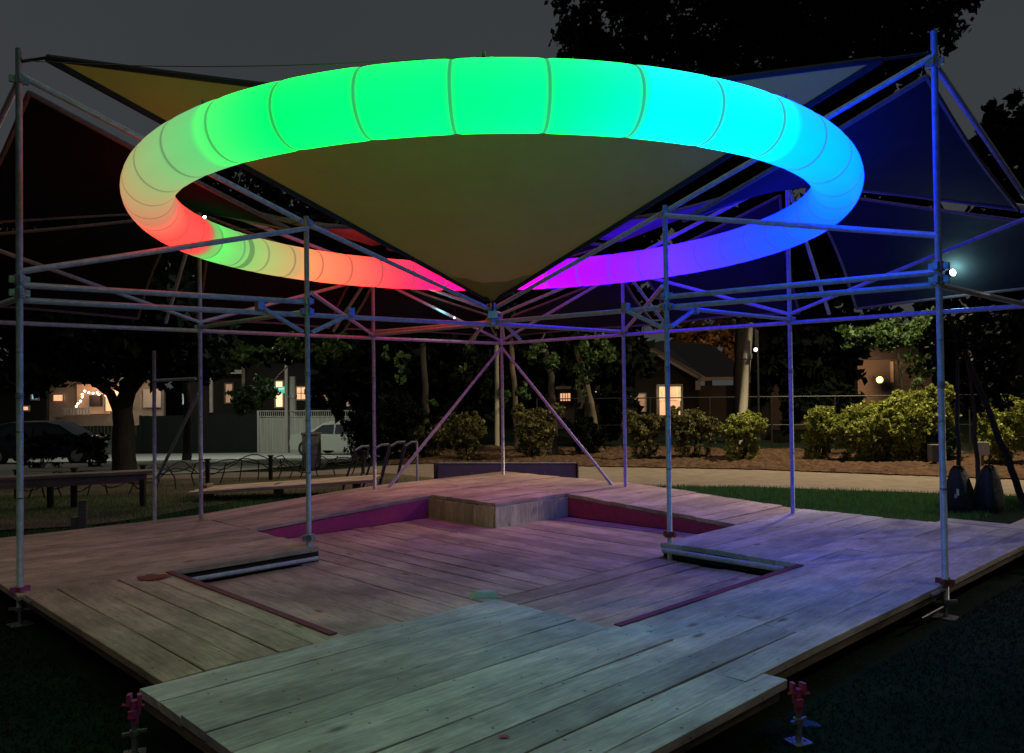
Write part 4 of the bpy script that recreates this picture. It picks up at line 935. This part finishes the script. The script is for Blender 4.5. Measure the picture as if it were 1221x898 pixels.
def rectpx(mb,x0,x1,y0,y1,d,th=.06):
    a=at(x0,y1,d);b=at(x1,y0,d); c=(a+b)/2; mb.box(c,(abs(b.x-a.x),th,abs(b.z-a.z)))
def part_rect(nm,mt,par,x0,x1,y0,y1,d,th=.06):
    mb=MB(); rectpx(mb,x0,x1,y0,y1,d,th); return mb.build(nm,mt,par)
def window(par,x0,x1,y0,y1,d,mt,frame=None,mull=(1,1),fw=1.6,th=.08):
    pn_=part_rect('window',mt,par,x0,x1,y0,y1,d,.04)
    mb=MB(); f=frame or M['trim']
    for r in ((x0-fw,x1+fw,y0-fw,y0),(x0-fw,x1+fw,y1,y1+fw),(x0-fw,x0,y0,y1),(x1,x1+fw,y0,y1)): rectpx(mb,*r,d-.03,th)
    for k in range(1,mull[0]+1):
        x=x0+(x1-x0)*k/(mull[0]+1); rectpx(mb,x-.4,x+.4,y0,y1,d-.04,.03)
    for k in range(1,mull[1]+1):
        y=y0+(y1-y0)*k/(mull[1]+1); rectpx(mb,x0,x1,y-.5,y+.5,d-.045,.03)
    mb.build('frame',f,pn_)
    return pn_
# bungalow with porch at far left
t=thing('bungalow','pale stucco bungalow with a lit porch hung with string bulbs at the far left','house',base(120,49))
part_rect('wall',M['stucco'],t,60,196,452,520,49,.3)
mb=MB(); a=at(40,450,48);b=at(198,450,48); e=.0
mb.add([a+Vector((0,-.6,0)),b+Vector((0,-.6,0)),b+Vector((-.3,5,2.6)),a+Vector((.3,5,2.6)),a+Vector((0,-.6,.12)),b+Vector((0,-.6,.12)),b+Vector((-.3,5,2.72)),a+Vector((.3,5,2.72))],[(0,1,2,3)[::-1],(4,5,6,7),(0,1,5,4),(1,2,6,5),(2,3,7,6),(3,0,4,7)]); mb.build('roof',M['roof'],t)
part_rect('fascia',M['trim'],t,95,177,449.5,453,47.3,.06)
part_rect('porch_opening',M['warmdim'],t,92,131,458,494,48.7,.05)
window(t,137,152,461,484,48.6,M['warmbright'],mull=(1,0)); window(t,64,75,471,478,48.7,M['warmwin'],mull=(0,0)); window(t,126,134,472,490,48.6,M['warmwin'],mull=(0,0))
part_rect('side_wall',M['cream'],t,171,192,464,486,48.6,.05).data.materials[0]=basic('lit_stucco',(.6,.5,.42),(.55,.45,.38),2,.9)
part_rect('porch_furniture',M['siding'],t,108,121,471,485,48.2,.3)
mb=MB(); 
for k in range(9): rectpx(mb,76+k*3.6,78+k*3.6,487,495,47.4,.05)
rectpx(mb,75,107,486,487.5,47.4,.06); mb.build('railing',M['trim'],t)
t=thing('string_lights','warm bulbs strung along the porch of the bungalow at the far left','string lights',at(105,470,46.5))
pts_=[(91,484),(93,481),(96,478),(98,473),(98,470),(101,466),(106,468),(111,468.5),(116,468),(118,470),(126,471)]
mb=MB(); mb.tube([at(x,y,46.5) for x,y in pts_],.012,5); mb.build('cord',M['black'],t)
for x,y in pts_:
    c=at(x,y+.5,46.45); mb=MB(); mb.tube([c+Vector((0,0,.06)),c+Vector((0,0,.02)),c-Vector((0,0,.05))],[.02,.065,.03],8); mb.build('bulb',M['bulb'],t)
t=thing('garage','low shed with one small cool lit window at the far left edge','shed',base(25,47))
part_rect('wall',M['siding'],t,-20,57,462,520,47.5,.3); part_rect('roof',M['roof'],t,-25,60,455,463,47,1.5); window(t,38,45,470,476,47.3,M['coolwin'],mull=(0,0)); window(t,27,34,485,489,47.3,M['warmwin'],mull=(0,0))
# brown house
t=thing('brown_house','dark brown clapboard house with white porch posts behind the board fences','house',base(320,50))
part_rect('wall',M['siding'],t,226,440,425,520,50,.3)
mb=MB(); a=at(215,426,49);b=at(450,426,49); mb.add([a+Vector((0,-.8,0)),b+Vector((0,-.8,0)),b+Vector((-1,6,3)),a+Vector((1,6,3))],[(0,1,2,3)]); mb.build('roof',M['roof'],t)
part_rect('porch_beam',M['trim'],t,252,290,441,446,48.8,.15); 
for x in (250.5,289): part_rect('porch_post',M['trim'] if x<260 else M['oldwood'],t,x,x+3,434,492,48.6,.15)
window(t,269,277,458,480,49.8,M['warmdim'],M['oldwood'],mull=(0,1)); window(t,329,337,455,485,49.7,M['warmbright'],mull=(0,0)); window(t,354,364,462,476,49.7,M['warmwin'],mull=(1,1)); 
for x in (372,384,398,410): window(t,x,x+6,468,484,49.7,M['warmdim'],M['fencepale'],mull=(0,1),fw=1.2)
window(t,218,222,470,482,49.6,M['coolwin'],mull=(0,0),fw=.6)
# dark house behind the centre
t=thing('dark_house','tall black walled house with two white corner boards behind the centre trees','house',base(540,38))
part_rect('wall',M['siding'],t,470,610,398,520,38,.3); part_rect('roof',M['roof'],t,465,615,380,399,38,2)
for x in (494,512): part_rect('corner_board',M['trim'],t,x,x+2.6,404,431,37.7,.08)
# bungalow right of centre
t=thing('low_house','low grey house with two small lit windows between the centre post and the right brace','house',base(700,36))
part_rect('wall',M['greywall'],t,650,735,461,520,36,.3)
mb=MB(); a=at(612,462,35.4);b=at(740,458,35.4); mb.add([a,b,b+Vector((-.6,4,1.7)),a+Vector((.9,4,1.7))],[(0,1,2,3)]); mb.build('roof',M['roof'],t)
part_rect('fascia',M['trim'],t,661,690,460.5,464,35.3,.06); part_rect('fascia',M['trim'],t,704,725,459.5,463,35.3,.06)
part_rect('recess',M['siding'],t,664,684,465,482,35.75,.05)
window(t,668,680,469,478,35.6,M['warmwin'],M['black'],mull=(3,0),fw=.8); window(t,709,718,463,472,35.7,M['warmwin'],mull=(1,0))
part_rect('downpipe',M['trim'],t,720,722,463,500,35.6,.06)
# gabled house
D=34
t=thing('gabled_house','dark gabled house with white rakes and one warm sash window behind the right inner post','house',base(800,D))
mb=MB(); pts=[at(744,520,D),at(744,402,D),at(833,452,D),at(833,520,D)]
vs=[p for p in pts]+[p+Vector((0,5,0)) for p in pts]; mb.add(vs,[(3,2,1,0),(4,5,6,7),(2,3,7,6)]); mb.build('wall',M['siding'],t)
part_rect('wing_wall',M['greywall'],t,833,905,459,520,D+.6,.2)
mb=MB(); a,b=at(738,396,D),at(838,453,D); d=(b-a).normalized(); n=Vector((0,1,0)); u=d.cross(n); mb.box((a+b)/2+Vector((0,-.35,0)),((b-a).length,.08,.22),ax=(d,n,u)); mb.build('rake_board',M['trim'],t)
mb=MB(); a,b=at(738,392,D-.5),at(842,452,D-.5); b2=b+Vector((4.6,7,.0)); mb.add([a,b,b+Vector((0,6,0)),a+Vector((0,6,0))],[(0,1,2,3)]); 
q0=at(775,410,D-.4);q1=at(842,451,D-.4);q2=at(905,452,D-.4);q3=at(893,452,D-.4)
mb.add([q0+Vector((0,.3,0)),q1,q2,q2+Vector((-1.2,3,1.6)),q0+Vector((1.0,3,.3))],[(0,1,2,3,4)]); mb.build('roof',M['roof'],t)
part_rect('fascia',M['trim'],t,836,905,449,454,D-.5,.08); part_rect('corner_board',M['trim'],t,829.5,835,454,465,D-.2,.1)
window(t,786,811,461,495,D-.12,M['warmwin'],mull=(1,1),fw=3); window(t,748,769,470,490,D-.12,M['warmdim'],mull=(0,0),fw=1.4)
for x in(787,808): part_rect('curtain',M['cream'],t,x,x+3.5,461,478,D-.2,.02)
window(t,898,916,463,482,D+.2,M['warmdim'],M['greywall'],mull=(1,0))
# annex at right with porch lamp
t=thing('garden_building','brownish building behind the orange lamp and the bright hedge','building',base(1070,30))
part_rect('wall',M['greywall'],t,1022,1108,428,520,30,.3); part_rect('corner_board',M['trim'],t,1062.5,1064.5,431,456,29.8,.1); part_rect('roof',M['roof'],t,1015,1115,415,429,29.6,1.2)
part_rect('rear_wing',M['greywall'],t,905,962,455,520,33,.2); part_rect('fascia',M['trim'],t,893,962,451,457,32.8,.1)
p=at(1049,453,28.6); t=thing('wall_lamp','round glowing orange wall lamp just above the tall bright hedge','lamp',p)
def ball(c,r,n=12):
    mb=MB(); m=8; mb.tube([c+Vector((0,0,r*math.cos(math.pi*(m-i)/m))) for i in range(m+1)],[max(r*math.sin(math.pi*i/m),.001) for i in range(m+1)],n); return mb
ball(p,.12).build('globe',M['lampo'],t,smooth=True); mb=MB(); mb.tube([p+Vector((0,.1,0)),p+Vector((0,.5,.1))],.02,6); mb.build('bracket',M['black'],t)
p=at(901,417,21.6); b=Vector((p.x+.05,p.y,0)); t=thing('street_lamp','white globe street lamp right of the pale leaning pole','street lamp',b)
ball(p,.055).build('globe',M['lampw'],t,smooth=True); mb=MB(); mb.tube([b,Vector((b.x,b.y,p.z+.5)),Vector((p.x,p.y,p.z+.55)),p+Vector((0,0,.1))],.03,8); mb.build('shaft',M['black'],t)
# wire rail fence behind the hedge
t=thing('rail_fence','thin black rail fence running behind the shrubs','fence',base(900,22.5))
a,b=at(640,476,23.5),at(1240,470,20.5)
mb=MB(); mb.tube([a,b],.018,6); mb.build('top_rail',M['black'],t); mb=MB(); mb.tube([a-Vector((0,0,.75)),b-Vector((0,0,.75))],.012,6); mb.build('mid_rail',M['black'],t)
for k in range(9):
    p=a.lerp(b,k/8); mb=MB(); mb.tube([(p.x,p.y,0),p],.022,6); mb.build('post',M['black'],t)
# small white and grey boards in the mulch bed
for lab,px,y0,y1,w,d,mt_ in (('small white sign board standing in the mulch at the right edge',1170,527,543,.28,17,M['offwhite']),('small grey box in the mulch left of the tall right post',1114,530,550,.24,17,M['binm'])):
    b=base(px,d); b.z=.03; z1=at(px,y0,d).z; z0=at(px,y1,d).z; t=thing('sign_board' if mt_ is M['offwhite'] else 'utility_box',lab,'sign' if mt_ is M['offwhite'] else 'box',b)
    mb=MB(); mb.box((b.x,b.y,(z0+z1)/2),(w,.03 if mt_ is M['offwhite'] else .2,z1-z0)); mb.build('board' if mt_ is M['offwhite'] else 'housing',mt_,t,bevel=.008); mb=MB(); mb.box((b.x,b.y+.03,z0/2),(.05,.05,max(z0,.1))); mb.build('leg',M['oldwood'],t)

# ------------------------------------------------------------------ light
w=bpy.data.worlds.new('World'); sc.world=w; w.use_nodes=True; N=w.node_tree.nodes; L=w.node_tree.links; bg=N['Background']
tc=N.new('ShaderNodeTexCoord'); sp=N.new('ShaderNodeSeparateXYZ'); L.new(tc.outputs['Generated'],sp.inputs[0])
r=N.new('ShaderNodeValToRGB'); e=r.color_ramp.elements; e[0].position=0; e[0].color=(.047,.049,.052,1); e[1].position=.6; e[1].color=(.034,.040,.044,1)
cn=N.new('ShaderNodeTexNoise'); cn.inputs['Scale'].default_value=2.2; cn.inputs['Detail'].default_value=5; L.new(tc.outputs['Generated'],cn.inputs['Vector'])
cm=N.new('ShaderNodeMath'); cm.operation='MULTIPLY_ADD'; cm.inputs[1].default_value=.9; cm.inputs[2].default_value=-.45; L.new(cn.outputs['Fac'],cm.inputs[0])
ca_=N.new('ShaderNodeMath'); ca_.operation='ADD'; L.new(cm.outputs[0],ca_.inputs[0]); L.new(sp.outputs['Z'],ca_.inputs[1]); L.new(ca_.outputs[0],r.inputs[0]); L.new(r.outputs[0],bg.inputs[0]); bg.inputs[1].default_value=1.0
def lamp(nm,typ,loc,e_,col,size=.3,rot=None,**k):
    l=bpy.data.lights.new(nm,typ); l.energy=e_; l.color=col
    if typ!='SUN': l.shadow_soft_size=size
    for a_,b_ in k.items(): setattr(l,a_,b_)
    o=bpy.data.objects.new(nm,l); COL.objects.link(o); o.location=loc
    if rot: o.rotation_euler=rot
    return o
def aim(o,target):
    d=Vector(target)-o.location; o.rotation_euler=d.to_track_quat('-Z','Y').to_euler()
s_=lamp('sky_glow','SUN',(0,0,30),.44,(1,.86,.68),angle=math.radians(100),rot=(math.radians(-12),math.radians(4),0))
o=lamp('street_light','SPOT',(8.3,17.2,7.3),3800,(1,.82,.52),.15,spot_size=math.radians(125),spot_blend=.5); aim(o,(6.2,18.5,.6))
o=lamp('street_light','SPOT',(16,12.2,5.6),1500,(1,.85,.72),.03,spot_size=math.radians(26),spot_blend=.5); aim(o,(4.3,8.6,.25))
o=lamp('street_light','SPOT',(-.5,15.5,7.2),650,(1,.80,.55),.15,spot_size=math.radians(85),spot_blend=.6); aim(o,(.6,20,.5))
o=lamp('street_light','SPOT',(-11,30,7.5),2900,(.93,1,.86),.2,spot_size=math.radians(120),spot_blend=.6); aim(o,(-11.5,36,-1))
o=lamp('street_light','POINT',(-6.5,20,4.2),120,(.95,1,.85),.2)
lamp('porch_light','POINT',at(112,470,47.6),45,(1,.6,.4),.2); lamp('porch_light','POINT',at(180,458,47),60,(1,.75,.55),.2)
lamp('lamp_glow','POINT',at(1046,450,28.2),170,(1,.5,.25),.12); lamp('lamp_glow','POINT',at(846,440,47),160,(1,.6,.3),.3); lamp('lamp_glow','POINT',at(780,470,32.5),14,(1,.75,.5),.3)
lamp('lamp_glow','POINT',at(333,470,46),14,(1,.8,.6),.3)
# ------------------------------------------------------------------ camera
cam=bpy.data.cameras.new('camera'); co=bpy.data.objects.new('camera',cam); COL.objects.link(co); sc.camera=co
cam.sensor_width=36; cam.lens=F/1221*36; cam.clip_start=.05; cam.clip_end=2000
fwd=Vector((0,math.cos(PITCH),math.sin(PITCH))); up0=Vector((0,-math.sin(PITCH),math.cos(PITCH))); rt0=Vector((1,0,0))
up=up0*math.cos(ROLL)+rt0*math.sin(ROLL); rt=fwd.cross(up)
co.matrix_world=Matrix(((rt.x,up.x,-fwd.x,0),(rt.y,up.y,-fwd.y,0),(rt.z,up.z,-fwd.z,EYE),(0,0,0,1)))
sc.view_settings.view_transform='Standard'; sc.view_settings.look='None'; sc.view_settings.exposure=0; sc.view_settings.gamma=1
sc.cycles.max_bounces=6; sc.cycles.sample_clamp_indirect=4; sc.cycles.use_denoising=True
